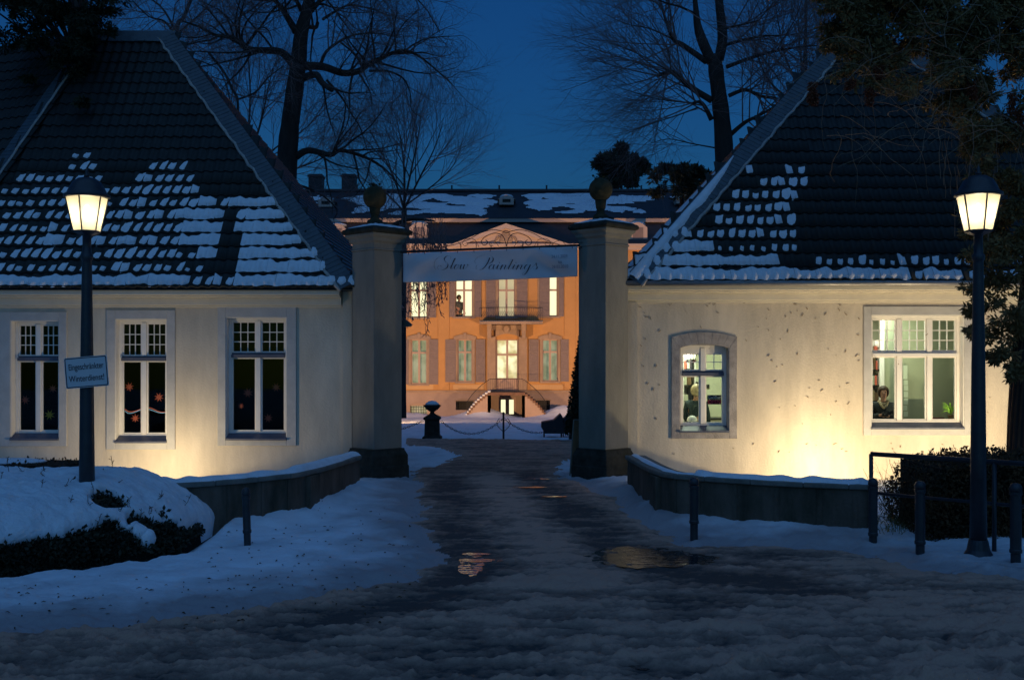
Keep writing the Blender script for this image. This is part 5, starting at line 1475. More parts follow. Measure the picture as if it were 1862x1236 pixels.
# ------------------------------------------------------------------ trees
class TreeMB:
    def __init__(s): s.th = MB(); s.tw = MB()
def smooth_path(pts, k=4):
    out = []; P_ = [pts[0]] + pts + [pts[-1]]; n = len(pts)
    for i in range(1, n):
        p0, p1, p2, p3 = [np.array(P_[q], float) for q in (i-1, i, i+1, i+2)]
        for s_ in np.linspace(0, 1, k, endpoint=(i == n-1)): out.append(.5*((2*p1)+(-p0+p2)*s_+(2*p0-5*p1+4*p2-p3)*s_**2+(-p0+3*p1-3*p2+p3)*s_**3))
    return [Vector(o) for o in out]
def grow(tm, p, d, L, r, lvl, prm):
    """one curved branch, then its children"""
    n = prm['seg'][lvl]; pts = [p]; rad = [r]; d = d.normalized(); q = p
    for i in range(n):
        j = prm['wob'][lvl]
        d = (d + Vector((random.gauss(0, j), random.gauss(0, j), random.gauss(0, j))) + Vector((0, 0, prm['up'][lvl]))).normalized()
        q = q + d * (L / n); pts.append(q); rad.append(r * (1 - .78*(i+1)/n))
    (tm.th if r > .03 else tm.tw).tube(pts, rad, 5 if r > .03 else 3, caps=False)
    if lvl + 1 < len(prm['seg']): spawn(tm, pts, rad, L, lvl + 1, prm, prm['n'][lvl+1])
def spawn(tm, pts, rad, L, lvl, prm, cnt, t0=.2):
    for k in range(cnt):
        t = t0 + (1-t0) * (k + random.random()) / cnt; f = t * (len(pts)-1); i = min(int(f), len(pts)-2); f -= i
        p = pts[i].lerp(pts[i+1], f); ax = (pts[i+1]-pts[i]).normalized(); o = ax.orthogonal().normalized(); o.rotate(Quaternion(ax, random.uniform(0, 6.283)))
        a = R(random.uniform(*prm['ang'][lvl])); d = ax*math.cos(a) + o*math.sin(a)
        d.y *= prm.get('flat', 1)
        grow(tm, p, d, prm['len'][lvl]*random.uniform(.55, 1.25)*(1.15-.45*t), min(rad[i]*.6, prm['r'][lvl]), lvl, prm)
def make_tree(name, label, base, trunk, limbs, Yt, prm, spread=1.6, trunk_spawn=0, cat="tree", group=None):
    t = thing(name, base, label, cat, group)
    tm = TreeMB(); tr = MB()
    def to3(pts, y0, y1): return [P(a, b, y0 + (y1-y0)*i/max(1, len(pts)-1)) for i, (a, b) in enumerate(pts)]
    for pth, radii in trunk:
        p3 = smooth_path(to3(pth, Yt, Yt), 4); rr_ = .80*np.interp(np.linspace(0, 1, len(p3)), np.linspace(0, 1, len(radii)), radii)
        tr.tube(p3, [r*(1+random.uniform(-.05, .05)) for r in rr_], 10)
        if trunk_spawn: spawn(tm, p3, list(rr_), 5, 1, prm, trunk_spawn)
    for pth, r0, r1, cnt in limbs:
        p3 = smooth_path(to3(pth, Yt, Yt + random.uniform(-spread, spread)), 4); rr_ = list(np.linspace(r0*.85, r1*.85, len(p3)))
        tr.tube(p3, rr_, 7); spawn(tm, p3, rr_, 3, 1, prm, cnt)
    tr.build("trunk", M['bark'], t, smooth=True)
    tm.th.build("branches", M['bark'], t); tm.tw.build("twigs", M['twig'], t, kind='stuff')
    return t
# big bare lime left, drooping gnarled limbs
PL = dict(seg=(0, 6, 5, 4), wob=(0, .16, .20, .22), up=(0, .01, -.035, -.07), n=(0, 0, 9, 8), ang=((0,0), (30, 85), (30, 75), (25, 70)), len=(0, 2.7, 1.35, .75), r=(0, .042, .012, .0062), flat=.7)
Yt = 36.0; c = lambda x, y: (380 + x/3.09, y/3.09)
LT = make_tree("bare_tree", "large dark bare tree with gnarled drooping limbs behind the left roof", (X_(515, Yt), Yt, gz(0, Yt)),
    [([(505, 800), (512, 560), (520, 345), (525, 250), (535, 170), (543, 110), (548, 60), (562, 0), (575, -90), (582, -200)], (.52, .46, .42, .40, .37, .34, .30, .24, .15, .07))],
    [([c(470,360), c(405,295), c(300,285), c(210,275), c(140,215), c(40,200), c(-60,150), c(-150,120)], .17, .03, 18),
     ([c(490,180), c(430,80), c(370,0), (455,-50), (430,-110)], .15, .03, 14), ([c(520,60), c(470,-40), (510,-60)], .10, .03, 8),
     ([c(530,370), c(640,375), c(750,410), c(840,400), c(900,360), c(960,330), c(1060,290), c(1150,300), c(1250,370), c(1370,480)], .17, .02, 26),
     ([c(530,440), c(600,420), c(640,470), c(690,505)], .15, .10, 4), ([c(660,450), c(740,540), c(800,640), c(850,720), c(890,850)], .05, .015, 8),
     ([c(630,355), c(660,290), c(740,230), c(830,195), c(960,190), c(1060,215)], .07, .015, 12),
     ([c(740,240), c(800,290), c(850,360), c(900,480), c(940,540)], .04, .01, 7), ([c(900,400), c(1000,400), c(1090,440), c(1130,520), c(1140,620), c(1200,660)], .05, .01, 9),
     ([c(490,880), c(560,845), c(680,870), c(740,845), c(880,885), c(1000,960), c(1080,1060)], .15, .02, 14),
     ([c(500,1040), c(560,1060), c(640,1100), c(720,1180), c(700,1230)], .06, .02, 5),
     ([c(0,300), c(80,400), c(130,500), c(160,560), c(160,680)], .05, .05, 5), ([c(160,560), c(260,520), c(330,440), c(420,370)], .04, .02, 8),
     ([c(140,215), c(110,120), c(60,60), (360,0)], .05, .015, 8), ([c(200,270), c(280,160), c(340,180), c(365,290)], .04, .015, 6),
     ([c(560,60), c(620,10), (600,-30), (650,-60)], .12, .03, 12), ([c(555,150), c(600,155), c(610,130)], .09, .07, 3), ([c(640,110), c(720,60), c(800,30), c(940,60), c(1010,90)], .06, .015, 12),
     ([(552,40), (600,-10), (680,-30), (760,0), (800,60)], .08, .015, 14), ([(560,0), (520,-60), (440,-60), (380,-20)], .08, .015, 12)],
    Yt, PL, 2.0)
# fan-shaped bare tree beyond it
PF = dict(seg=(0, 7, 6, 4), wob=(0, .06, .08, .1), up=(0, .05, .04, .02), n=(0, 0, 8, 7), ang=((0,0), (18, 45), (18, 45), (20, 50)), len=(0, 3.2, 2.0, 1.0), r=(0, .034, .011, .0065), flat=.7)
make_tree("bare_tree", "fine fan-shaped bare tree above the left gate pillar", (X_(735, 50), 50, gz(0, 50)),
    [([(732, 760), (733, 500), (735, 380)], (.22, .18, .15))],
    [([(735,380),(715,320),(690,270),(672,235)], .07, .015, 10), ([(735,380),(735,310),(728,250),(720,215)], .08, .015, 12), ([(735,380),(765,320),(790,270),(805,225)], .07, .015, 12),
     ([(735,375),(790,335),(825,300),(840,260)], .05, .012, 10), ([(735,385),(700,350),(660,325),(640,290)], .05, .012, 9), ([(735,370),(750,300),(762,240),(765,200)], .07, .012, 12)],
    50, PF, 2.5)
make_tree("bare_tree", "thin bare tree behind the left roof beside the big trunk", (X_(455, 48), 48, gz(0, 48)),
    [([(455, 760), (452, 400), (450, 230)], (.2, .16, .10))],
    [([(450,300),(430,230),(415,170),(400,120)], .07, .015, 14), ([(450,300),(475,220),(490,150),(505,100)], .07, .015, 14), ([(450,330),(500,270),(560,230),(600,170)], .06, .015, 14), ([(450,330),(400,260),(350,200),(310,150)], .06, .015, 13),
     ([(450,260),(455,170),(450,90),(445,30)], .06, .015, 13), ([(450,340),(530,310),(600,280),(650,230)], .06, .015, 13)],
    48, PF, 3.0)
make_tree("bare_tree", "bare tree rising behind the ridge of the left gatehouse", (X_(330, 44), 44, gz(0, 44)),
    [([(325, 760), (322, 300), (320, 70), (335, 30), (360, -30)], (.22, .2, .13, .10, .06))],
    [([(322,70),(300,40),(270,30),(240,0)], .07, .015, 14), ([(325,60),(370,20),(400,-20)], .06, .015, 12), ([(320,90),(370,70),(420,60)], .05, .015, 10), ([(320,60),(290,10),(230,-20),(180,-10)], .06, .015, 14), ([(322,100),(360,110),(400,130),(420,180)], .05, .01, 10)],
    44, PL, 3.0)
# right pollarded tree with long straight shoots
PR = dict(seg=(0, 6, 5, 4), wob=(0, .05, .08, .1), up=(0, .035, .02, .0), n=(0, 0, 9, 6), ang=((0,0), (22, 70), (18, 48), (18, 45)), len=(0, 3.3, 1.7, .9), r=(0, .028, .010, .0065), flat=.7)
d8 = lambda x, y: (1050 + x/2.293, y/2.293); Yt = 34.0
make_tree("bare_tree", "large pollarded bare tree with long fine shoots left of the right roof", (X_(1315, Yt), Yt, gz(0, Yt)),
    [([(1322, 800), (1318, 500), d8(612,670), d8(602,500), d8(578,300), d8(572,230)], (.42, .38, .36, .32, .30, .26)),
     ([d8(560,260), d8(520,170), d8(500,100), d8(490,0), (1255,-60)], (.22, .20, .16, .10, .06)), ([d8(590,250), d8(605,150), d8(590,0), (1305,-60), (1310,-140)], (.2, .19, .16, .12, .06))],
    [([d8(540,260), d8(440,190), d8(400,165), d8(370,90), d8(350,20), (1190,-40)], .12, .02, 16), ([d8(560,420), d8(480,370), d8(400,305), d8(375,300), d8(330,320)], .13, .06, 16),
     ([d8(390,300), d8(300,250), d8(220,210), d8(140,180)], .035, .01, 14), ([d8(390,300), d8(380,220), d8(340,130), d8(300,60)], .035, .01, 12), ([d8(560,500), d8(520,430), d8(480,430)], .10, .04, 10),
     ([d8(480,430), d8(380,420), d8(280,400), d8(160,360)], .03, .01, 12), ([d8(500,450), d8(420,480), d8(300,520), d8(200,560)], .03, .01, 12),
     ([d8(610,190), d8(700,165), d8(780,150), d8(840,150)], .07, .02, 12), ([d8(610,120), d8(680,105), d8(760,85)], .06, .02, 10), ([d8(620,280), d8(760,230), d8(900,200), d8(1000,190)], .08, .02, 14), ([d8(630,400), d8(700,375), d8(760,400), d8(830,410)], .08, .05, 12), ([d8(640,560), d8(700,510), d8(760,480), d8(860,420), d8(900,360)], .09, .02, 14),
     ([d8(400,165), d8(300,120), d8(200,100), d8(120,60)], .035, .01, 14), ([d8(495,60), d8(430,30), d8(340,0), (1150,-40)], .05, .015, 12), ([d8(590,620), d8(480,600), d8(380,580), d8(300,600)], .03, .01, 10)],
    Yt, PR, 2.4)
make_tree("bare_tree", "dense upright bare tree directly behind the right roof ridge", (X_(1460, 42), 42, gz(0, 42)),
    [([(1462, 760), (1462, 300), (1464, 120), (1466, 0)], (.2, .18, .12, .05))],
    [([(1462,180),(1430,110),(1415,40),(1405,-30)], .06, .015, 16), ([(1462,180),(1455,90),(1450,10)], .06, .015, 16), ([(1464,170),(1490,90),(1500,20)], .06, .015, 16), ([(1462,200),(1400,150),(1375,90),(1360,20)], .06, .015, 16), ([(1464,190),(1520,120),(1545,40)], .06, .015, 14), ([(1462,220),(1420,180),(1395,130)], .05, .015, 12)],
    42, PF, 2.5)

# evergreen crowns: sprays of needles round branch tips
def sprays(centres, rad, per, size, droop=.4, flat=(1, 1, .6)):
    pts = []; dirs = []
    for (c_, r_) in zip(centres, rad):
        n = per
        q = rng.normal(size=(n, 3)) * r_ * np.array(flat) * .5
        pts.append(np.array(c_) + q); dd = q / (np.linalg.norm(q, axis=1)[:, None] + 1e-6); dd[:, 2] -= droop; dirs.append(dd)
    return leaf_mesh(np.concatenate(pts), np.concatenate(dirs), size, .16)
def evergreen(name, label, base, trunk_pts, trunk_r, tips, Y, m, per, size, rr_, depth=1.2, droop=.4, cat="tree", boughs=True, YT=None):
    t = thing(name, base, label, cat); tr = MB()
    p3 = smooth_path([P(a, b, YT or Y) for a, b in trunk_pts], 4) if len(trunk_pts) > 1 else []
    if p3: tr.tube(p3, list(np.linspace(trunk_r[0], trunk_r[1], len(p3))), 9); tr.build("trunk", M['bark'], t, smooth=True)
    cs, rs = [], []; bo = MB()
    for (px, py, r_) in tips:
        yy = Y + random.uniform(-depth, depth*.3); c_ = Vector(P(px, py, yy)); rm__ = r_ / F * Y
        k = max(3, int(6))
        for _ in range(k):
            cs.append(tuple(c_ + Vector((random.gauss(0, rm__*.5), random.gauss(0, rm__*.5), random.gauss(0, rm__*.42))))); rs.append(rm__ * random.uniform(.25, .55))
        if p3 and boughs:
            nb = min(p3, key=lambda q: abs(q.z - (c_.z + rm__*.6))); mid = nb.lerp(c_, .5) + Vector((0, 0, .15))
            bo.tube(smooth_path([tuple(nb), tuple(mid), tuple(c_)], 4), [.05 - .04*i/8 for i in range(8)][:len(smooth_path([tuple(nb), tuple(mid), tuple(c_)], 4))] + [.01]*max(0, len(smooth_path([tuple(nb), tuple(mid), tuple(c_)], 4))-8), 5)
    if bo.v: bo.build("branches", M['bark'], t)
    v, f = sprays(cs, rs, per, size, droop); mesh_np("foliage", v, f, m, t)
    return t
rnd = lambda a, b: random.uniform(a, b)
tips = []
for _ in range(54):
    px = rnd(-30, 205); lim = 55 + 90*math.exp(-((px-135)/48)**2) + (20 if px < 60 else 0); tips.append((px, rnd(-60, lim), rnd(12, 26)))
tips += [(55,143,9),(150,185,8),(120,150,14),(165,70,14),(100,110,18),(135,120,18)]
evergreen("conifer", "dark conifer hanging over the ridge of the left gatehouse roof", (X_(140, 30.5), 30.5, gz(0, 30)), [(140, 860), (141, 300), (142, 60), (140, -60), (138, -200)], (.36, .22), tips, 24.2, M['fir'], 60, .11, 1, 1.2, YT=30.5)
tips = [(1130,268,4),(1128,278,6),(1134,288,8),(1110,286,6),(1150,290,6),(1095,292,5),(1166,296,5),(1118,300,9),(1144,302,9),(1100,304,5),(1172,304,4),(1088,300,3),(1125,316,10),(1150,314,7),(1104,318,6),(1130,330,9),(1114,334,6),(1148,330,6)]
evergreen("fir_tree", "small dark fir silhouetted above the palace roof", (X_(1130, 95), 95, gz(0, 74)), [(1130, 740), (1130, 400), (1130, 270)], (.25, .06), tips, 95, M['fir'], 60, .55, 1, 1.0, .1)
tips = [(rnd(1190, 1292), rnd(304, 356), rnd(6, 12)) for _ in range(30)]
evergreen("yew_tree", "dark bushy evergreen left of the right gatehouse roof", (X_(1240, 60), 60, gz(0, 60)), [(1240, 760), (1240, 340)], (.25, .12), tips, 60, M['fir'], 46, .28, 1, 1.4, .1)
# right cedar: hanging sprays beside and above the right lamp
tips = []
for _ in range(175):
    px = rnd(1510, 1900); t_ = (px-1510)/350; low = 60 + 200*t_**.8 if px < 1700 else 190 + 110*math.sin((px-1700)/60)**2
    tips.append((px, rnd(-60, low), rnd(14, 30)))
for _ in range(30): tips.append((rnd(1760, 1900), rnd(230, 470), rnd(12, 26)))
for (px, py, r_) in ((1775,515,18),(1800,500,24),(1830,520,26),(1790,550,20),(1770,560,12),(1845,560,24),(1800,600,20),(1775,608,12),(1765,600,8),(1830,600,24),(1850,630,22),(1820,640,16),(1805,648,9),(1850,665,14),(1840,680,10),(1800,450,26),(1840,450,30),(1770,470,16),(1860,500,30),(1870,600,26),(1530,50,20),(1520,90,16),(1545,130,16),(1590,150,18),(1560,40,18)): tips.append((px, py, r_))
CED = evergreen("cedar_tree", "brown-green cedar with hanging sprays beside the right lamp, its red trunk at the edge", (X_(1858, 16.6), 16.6, -.1),
    [(1856, 905), (1857, 760), (1862, 640), (1875, 500), (1885, 300), (1890, 100), (1890, -150)], (.20, .10), tips, 16.8, M['cedar'], 70, .092, 1.1, .6, boughs=False)
# hanging bare lianas and red-brown dead sprays in the cedar
lv = MB()
for _ in range(150):
    px, py = rnd(1500, 1862), rnd(-20, 250); Y0 = rnd(15.6, 17); p = Vector(P(px, py, Y0)); pts = [p]; d = Vector((rnd(-1, 1), rnd(-.3, .3), rnd(-.5, .3))).normalized()
    for k in range(9): d = (d + Vector((random.gauss(0, .25), random.gauss(0, .1), random.gauss(-.10, .2)))).normalized(); p = p + d*.13; pts.append(p)
    lv.tube(pts, [.0055*(1-.07*i) for i in range(10)], 3, caps=False)
for _ in range(26):
    px, py = rnd(1700, 1862), rnd(200, 330); Y0 = rnd(15.8, 16.8); p = Vector(P(px, py, Y0)); pts = [p]
    for k in range(8): p = p + Vector((random.gauss(0, .02), 0, -rnd(.05, .16))); pts.append(p)
    lv.tube(pts, .005, 3, caps=False)
lv.build("lianas", mat("bare_liana", (.24, .17, .12), .95), CED, kind='stuff')
cs, rs = [], []
for (px, py, L) in ((1477,150,35),(1545,145,16),(1582,160,30),(1598,120,22),(1768,150,30),(1840,170,40),(1855,200,40),(1478,170,20)):
    for k in range(8): cs.append(P(px+rnd(-3, 3)*1.2, py+L*k/8, 16.2)); rs.append(.045)
v, f = sprays(cs, rs, 90, .045, 1.4); mesh_np("dead_sprays", v, f, mat("dead_red_foliage", (.16, .05, .025), .95), CED)
# cedar trunk's stringy red bark
ck = MB()
for k in range(16):
    a = 2*math.pi*k/16; pth = [(1856, 905), (1857, 760), (1862, 640), (1875, 500)]; q = []
    for i, s_ in enumerate(smooth_path([P(a_, b_, 16.8) for a_, b_ in pth], 5)): r_ = .205 - .006*i; q.append(s_ + Vector((math.cos(a+i*.05)*r_, math.sin(a+i*.05)*r_, 0)))
    ck.tube(q, .022, 4)
ck.build("bark_ridges", mat("red_cedar_bark", (.13, .060, .035), .95, .5, 6, .6, 20, streak=6), CED)

# weeping strands seen through the gate
t = thing("weeping_tree", (X_(690, 30), 30, gz(0, 30)), "weeping tree whose hanging twigs cross the lit palace window beside the left pillar", "tree")
mb = MB(); tp = smooth_path([P(672, 900, 30), P(680, 560, 30), P(705, 430, 30), P(740, 400, 30), P(790, 402, 29.5)], 5); mb.tube(tp, list(np.linspace(.16, .02, len(tp))), 8); mb.build("trunk", M['bark'], t)
tw = MB()
for _ in range(115):
    px = rnd(725, 815) if random.random() < .8 else rnd(650, 735); e = rnd(500, 612) if px < 785 else rnd(480, 572); p0 = Vector(P(px, rnd(385, 440), rnd(28.5, 31))); p1 = Vector(P(px + rnd(-8, 8), e if px < 800 else min(e, 540), p0.y)); pts = []
    for k in range(10): pts.append(p0.lerp(p1, k/9) + Vector((random.gauss(0, .03), random.gauss(0, .03), 0)))
    tw.tube(pts, .007, 3, caps=False)
    for _k in range(12):
        q = pts[random.randint(2, 9)]; tw.tube([q, q + Vector((random.gauss(0, .06), 0, -rnd(.04, .13)))], .009, 3, caps=False)
tw.build("hanging_twigs", M['twig'], t, kind='stuff')

# ------------------------------------------------------------------ left snow-covered hedge
def in_poly(px, py, poly):
    c_ = False; n = len(poly)
    for i in range(n):
        a, b = poly[i], poly[(i+1) % n]
        if (a[1] > py) != (b[1] > py) and px < (b[0]-a[0])*(py-a[1])/(b[1]-a[1]) + a[0]: c_ = not c_
    return c_
hx = [(-9.5, 0), ]
def hedge_h(x, y):
    """height of the hedge dome above its base (front foot line recedes to the right)"""
    x = np.asarray(x, float); y = np.asarray(y, float)
    yf = 10.9 + np.maximum(0, (x + 6.2)) * 1.05 + .12*(vnoise(x*2.1, x*0+3, 14)-.5); xr_ = -4.02; yb = 15.0
    u = (y - yf) / np.maximum(yb - yf, .2); ok = (u > 0) & (u < 1) & (x < xr_) & (yb - yf > .2); u = np.clip(u, 1e-6, 1)
    e = np.clip((xr_ - x) / .95, 1e-6, 1); prof = np.minimum(1, u/.62)**.27 * (1 - np.clip((u-.75)/.25, 0, 1)**3)
    return np.where(ok, .90 * prof * (e ** .42) * (1 + .10*(fbm(x*1.3, y*1.3, 3, 5)-.5)), 0)
base_z = -.15
SNP = [(-200,800),(400,800),(400,975),(362,978),(352,965),(337,955),(323,951),(300,938),(286,946),(262,936),(232,934),(229,951),(236,957),(262,958),(280,972),(283,993),(262,991),(250,980),(232,955),(215,953),(203,940),(190,938),(182,940),(176,950),(160,950),(140,953),(121,962),(116,980),(101,992),(95,1004),(60,1014),(48,1006),(34,992),(0,988),(-200,985)]
HOLE = [[(164,903),(168,893),(185,890),(205,897),(226,911),(222,918),(180,918)], [(279,925),(285,925),(299,927),(290,936)]]
th = thing("snowy_hedge", (-6, 13, base_z), "rounded evergreen hedge thickly covered with snow at the left", "hedge")
n1, n2 = 300, 380; xs = np.linspace(-10.5, -3.6, n1); ys_ = np.linspace(10.4, 15.0, n2)
XX, YY = np.meshgrid(xs, ys_); Hh = hedge_h(XX, YY); ZZ = base_z + Hh
pxg = HX + XX/YY*F; pyg = HY - (ZZ + .04 - HC)/YY*F
V3 = np.stack([XX, YY, np.where(Hh > 0, ZZ - .06, base_z - .1)], -1).reshape(-1, 3)
i_, j_ = np.meshgrid(np.arange(n2-1), np.arange(n1-1), indexing='ij'); a_ = (i_*n1+j_).ravel(); f5 = np.stack([a_, a_+1, a_+1+n1, a_+n1], 1)
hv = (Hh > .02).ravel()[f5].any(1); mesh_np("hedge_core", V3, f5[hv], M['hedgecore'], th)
msk = np.zeros_like(Hh, bool)
wobx = 6*(fbm(XX*6, YY*6, 3, 71)-.5)*2
for j in range(n2):
    for i in range(n1):
        if Hh[j, i] > .03:
            q = (pxg[j, i] + wobx[j, i], pyg[j, i] + wobx[j, i]*.8); back = YY[j, i] > 14.3
            msk[j, i] = back or (in_poly(*q, SNP) and not any(in_poly(*q, h_) for h_ in HOLE))
gyy, gxx = np.gradient(ZZ, ys_, xs); areaw = np.sqrt(1 + gxx**2 + gyy**2)
msk &= ~((areaw > 2.4) & (YY < 14.2))
dist = msk.astype(float)
for _ in range(9): dist = (dist + np.roll(dist, 1, 0) + np.roll(dist, -1, 0) + np.roll(dist, 1, 1) + np.roll(dist, -1, 1)) / 5
thick = np.clip(dist*2-1, 0, 1)**.6 * .085
gyy, gxx = np.gradient(ZZ, ys_, xs); nn_ = np.stack([-gxx, -gyy, np.ones_like(gxx)], -1); nn_ /= np.linalg.norm(nn_, axis=-1)[..., None]
nn_[..., 2] = np.maximum(nn_[..., 2], .2)
rough_ = (fbm(XX*3, YY*3, 4, 77)-.5)*.10 + (fbm(XX*13, YY*13, 3, 78)-.5)*.035
V4 = (np.stack([XX, YY, ZZ - .02], -1) + nn_*(thick + rough_*np.clip(thick*12, 0, 1))[..., None]).reshape(-1, 3)
sel = msk.ravel()[f5].sum(1) >= 2; ff5 = f5[sel]; uq, inv = np.unique(ff5, return_inverse=True)
mesh_np("snow_cover", V4[uq], inv.reshape(ff5.shape), M['snow'], th, True)
# a lump of snow caught in the front foliage
for (lx, ly, sx_, sz_) in ((268, 978, .11, .11), (252, 966, .12, .07), (240, 958, .08, .05)):
    Yl = min(np.linspace(11, 14, 200), key=lambda q: abs(HY - (base_z + float(hedge_h(X_(lx, q), q)) - HC)/q*F - ly) + (50 if float(hedge_h(X_(lx, q), q)) < .05 else 0))
    sb = MB(); c0 = P(lx, ly, Yl); sb.sphere(c0, 1.0, 26, 16, sx_, .12, sz_)
    sb.v = [(x + .06*(float(vnoise(x*9, z_*9, 3))-.5), y + .05*(float(vnoise(x*11+3, z_*11, 4))-.5), z_ + .08*(float(vnoise(x*10+7, z_*8, 5))-.5)) for x, y, z_ in sb.v]
    sb.build("snow_lump", M['snow'], th, smooth=True)
# foliage where no snow lies
cand = np.argwhere((Hh > .01) & (~msk)); pts = []; nrs = []
areaw = np.sqrt(1 + gxx**2 + gyy**2)
for (j, i) in cand:
    k = int(.9 * min(9, areaw[j, i]) + random.random())
    for _ in range(k):
        s_, t_ = random.random(), random.random(); j2, i2 = min(j+1, n2-1), min(i+1, n1-1)
        p = np.array([xs[i]*(1-s_)+xs[i2]*s_, ys_[j]*(1-t_)+ys_[j2]*t_, (ZZ[j,i]*(1-t_)+ZZ[j2,i]*t_) if Hh[j2,i] > 0 else ZZ[j,i]]) + nn_[j, i]*random.gauss(-.005, .030)
        p[2] = max(p[2] - abs(random.gauss(0, .02)), base_z+.02); pts.append(p); nrs.append(nn_[j, i])
print("hedge leaves", len(pts))
v, f = leaf_mesh(pts, np.array(nrs)*.5, .062, .28); mesh_np("foliage", v, f, M['hedge'], th)
# front skirt: near-vertical face of the hedge
pts = []; nrs = []
for _ in range(16000):
    x = rnd(-10, -4.02); yf = 10.9 + max(0, (x + 6.2))*1.05; y = yf + rnd(-.02, .12); 
    if y > 14.9: continue
    hh = max(float(hedge_h(x, yf + .14)), .15); z_ = base_z + rnd(0.0, 1)*hh*.9; pts.append((x, y + .10*(z_-base_z), z_)); nrs.append((.1, -.6, .2))
v, f = leaf_mesh(pts, np.array(nrs), .062, .28); mesh_np("lower_foliage", v, f, M['hedge'], th)
tw = MB()
for _ in range(95):
    x, y = rnd(-8, -4.2), rnd(11.6, 14); h_ = float(hedge_h(x, y))
    if h_ < .2: continue
    p = Vector((x, y, base_z + h_ + .02)); q = p + Vector((rnd(-.1, .1), rnd(-.1, .1), rnd(.05, .20))); tw.tube([p, p.lerp(q, .5) + Vector((rnd(-.02, .02), 0, 0)), q], .004, 3)
    for _k in range(3): c_ = p.lerp(q, rnd(.3, 1)); tw.tube([c_, c_ + Vector((rnd(-.04, .04), 0, rnd(.01, .03)))], .004, 3)
tw.build("poking_twigs", M['hedgebrown'], th, kind='stuff')

# leaf litter and twig crumbs scattered on the snow
lt_ = MB()
for _ in range(230):
    px, py = (rnd(380, 760), rnd(930, 1090)) if random.random() < .6 else (rnd(0, 700), rnd(1060, 1150))
    x, y = G(px, py); z_ = height_at(x, y) + .008; a = rnd(0, 3.14); L_ = rnd(.006, .030)**1.0
    lt_.tube([(x - L_*math.cos(a), y - L_*math.sin(a), z_), (x, y, z_ + rnd(0, .012)), (x + L_*math.cos(a), y + L_*math.sin(a), z_)], [.002, rnd(.004, .009), .002], 4)
lt_.build("leaf_litter", M['hedgebrown'], None, kind='stuff')
# second low hedge far left in front of the wall
t = thing("low_hedge", (X_(60, 16.5), 16.5, 0), "low reddish hedge strip with a little snow under the leftmost window", "hedge")
pts = [(X_(rnd(-80, 138), 16.5), 16.5 + rnd(-.5, .5), rnd(-.1, Z_(839, 16.5))) for _ in range(6500)]; v, f = leaf_mesh(pts, None, .06, .28); mesh_np("foliage", v, f, M['hedgebrown'], t)
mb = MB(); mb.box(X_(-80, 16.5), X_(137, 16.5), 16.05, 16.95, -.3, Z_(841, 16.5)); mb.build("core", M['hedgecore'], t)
sn = MB(); sn.sphere((X_(10, 16.5), 16.6, Z_(840, 16.5)), .3, 24, 8, 1.9, 1.2, .16); sn.build("snow_cap", M['snow'], t, smooth=True)

# right trimmed brown hedge
t = thing("brown_hedge", (X_(1760, 14.6), 14.6, -.15), "trimmed brown-leaved hedge behind the railing at the right", "hedge")
hx0, hx1 = X_(1660, 14.6), 11.5
def rh(x): return .86 + .05*math.sin(x*2.1) + (-.25*max(0, 1-(x-hx0)/.35)**2 if x < hx0+.35 else 0)
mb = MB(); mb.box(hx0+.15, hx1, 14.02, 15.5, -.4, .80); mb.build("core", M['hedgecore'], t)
pts = []
for _ in range(34000):
    x = rnd(hx0-.10, hx1); 
    if random.random() < .34 and x > X_(1900, 14): continue
    if random.random() < .68: y, z_ = 13.98 + abs(random.gauss(0, .06)) - .04, rnd(-.18, rh(x))
    elif random.random() < .85: y, z_ = rnd(13.95, 15.5), rh(x) + random.gauss(0, .035)
    else: x = hx0 + abs(random.gauss(0, .12)) - .1; y = rnd(13.95, 15.5); z_ = rnd(-.18, rh(x))
    pts.append((x, y, z_))
v, f = leaf_mesh(pts, None, .055, .30); mesh_np("foliage", v, f, M['hedgebrown'], t)
tw = MB()
for _ in range(900):
    x = rnd(hx0-.1, min(hx1, 8.6)); side = random.random() < .25
    if side: x = hx0 + rnd(-.05, .1)
    p = Vector((x, rnd(13.95, 15.2), rh(x) - .05 if not side else rnd(-.1, .8))); d = Vector((rnd(-.5, .5) - (.8 if side else 0), rnd(-.2, .1), rnd(.2, .8))).normalized(); L = rnd(.06, .24)
    pts2 = [p]
    for k in range(4): d = (d + Vector((random.gauss(0, .3), 0, random.gauss(0, .2)))).normalized(); p = p + d*L/4; pts2.append(p)
    tw.tube(pts2, .0035, 3, caps=False)
tw.build("twigs", mat("hedge_twig", (.07, .045, .03), .95), t, kind='stuff')
# bare shrub left of it and grass tufts
t = thing("bare_shrub", (X_(1635, 14.7), 14.7, -.12), "small bare shrub between the low wall's end and the brown hedge", "shrub")
tm = TreeMB(); PS = dict(seg=(0, 5, 4, 3), wob=(0, .16, .2, .2), up=(0, .05, .02, 0), n=(0, 0, 5, 4), ang=((0,0), (15, 60), (20, 60), (20, 60)), len=(0, .45, .25, .14), r=(0, .006, .004, .003))
for _ in range(16): grow(tm, Vector((X_(rnd(1640, 1668), 14.6), 14.6 + rnd(-.3, .3), -.12)), Vector((rnd(-.6, .1), rnd(-.3, .3), 1)), rnd(.6, 1.0), .009, 1, PS)
tm.tw.build("stems", M['hedgebrown'], t)
gr = MB()
for _ in range(260):
    px = random.choice((rnd(1595, 1660), rnd(1600, 1640))); Yg = rnd(13.9, 18.5); x = X_(px, Yg) + rnd(-.1, .1); z0 = gz(x, Yg) + .12; h_ = rnd(.04, .17)
    gr.tube([(x, Yg, z0), (x + rnd(-.05, .05), Yg, z0+h_*.6), (x + rnd(-.1, .1), Yg, z0+h_)], [.005, .004, .001], 3, caps=False)
gr.build("grass", mat("dry_grass", (.13, .115, .045), .95), None, kind='stuff')

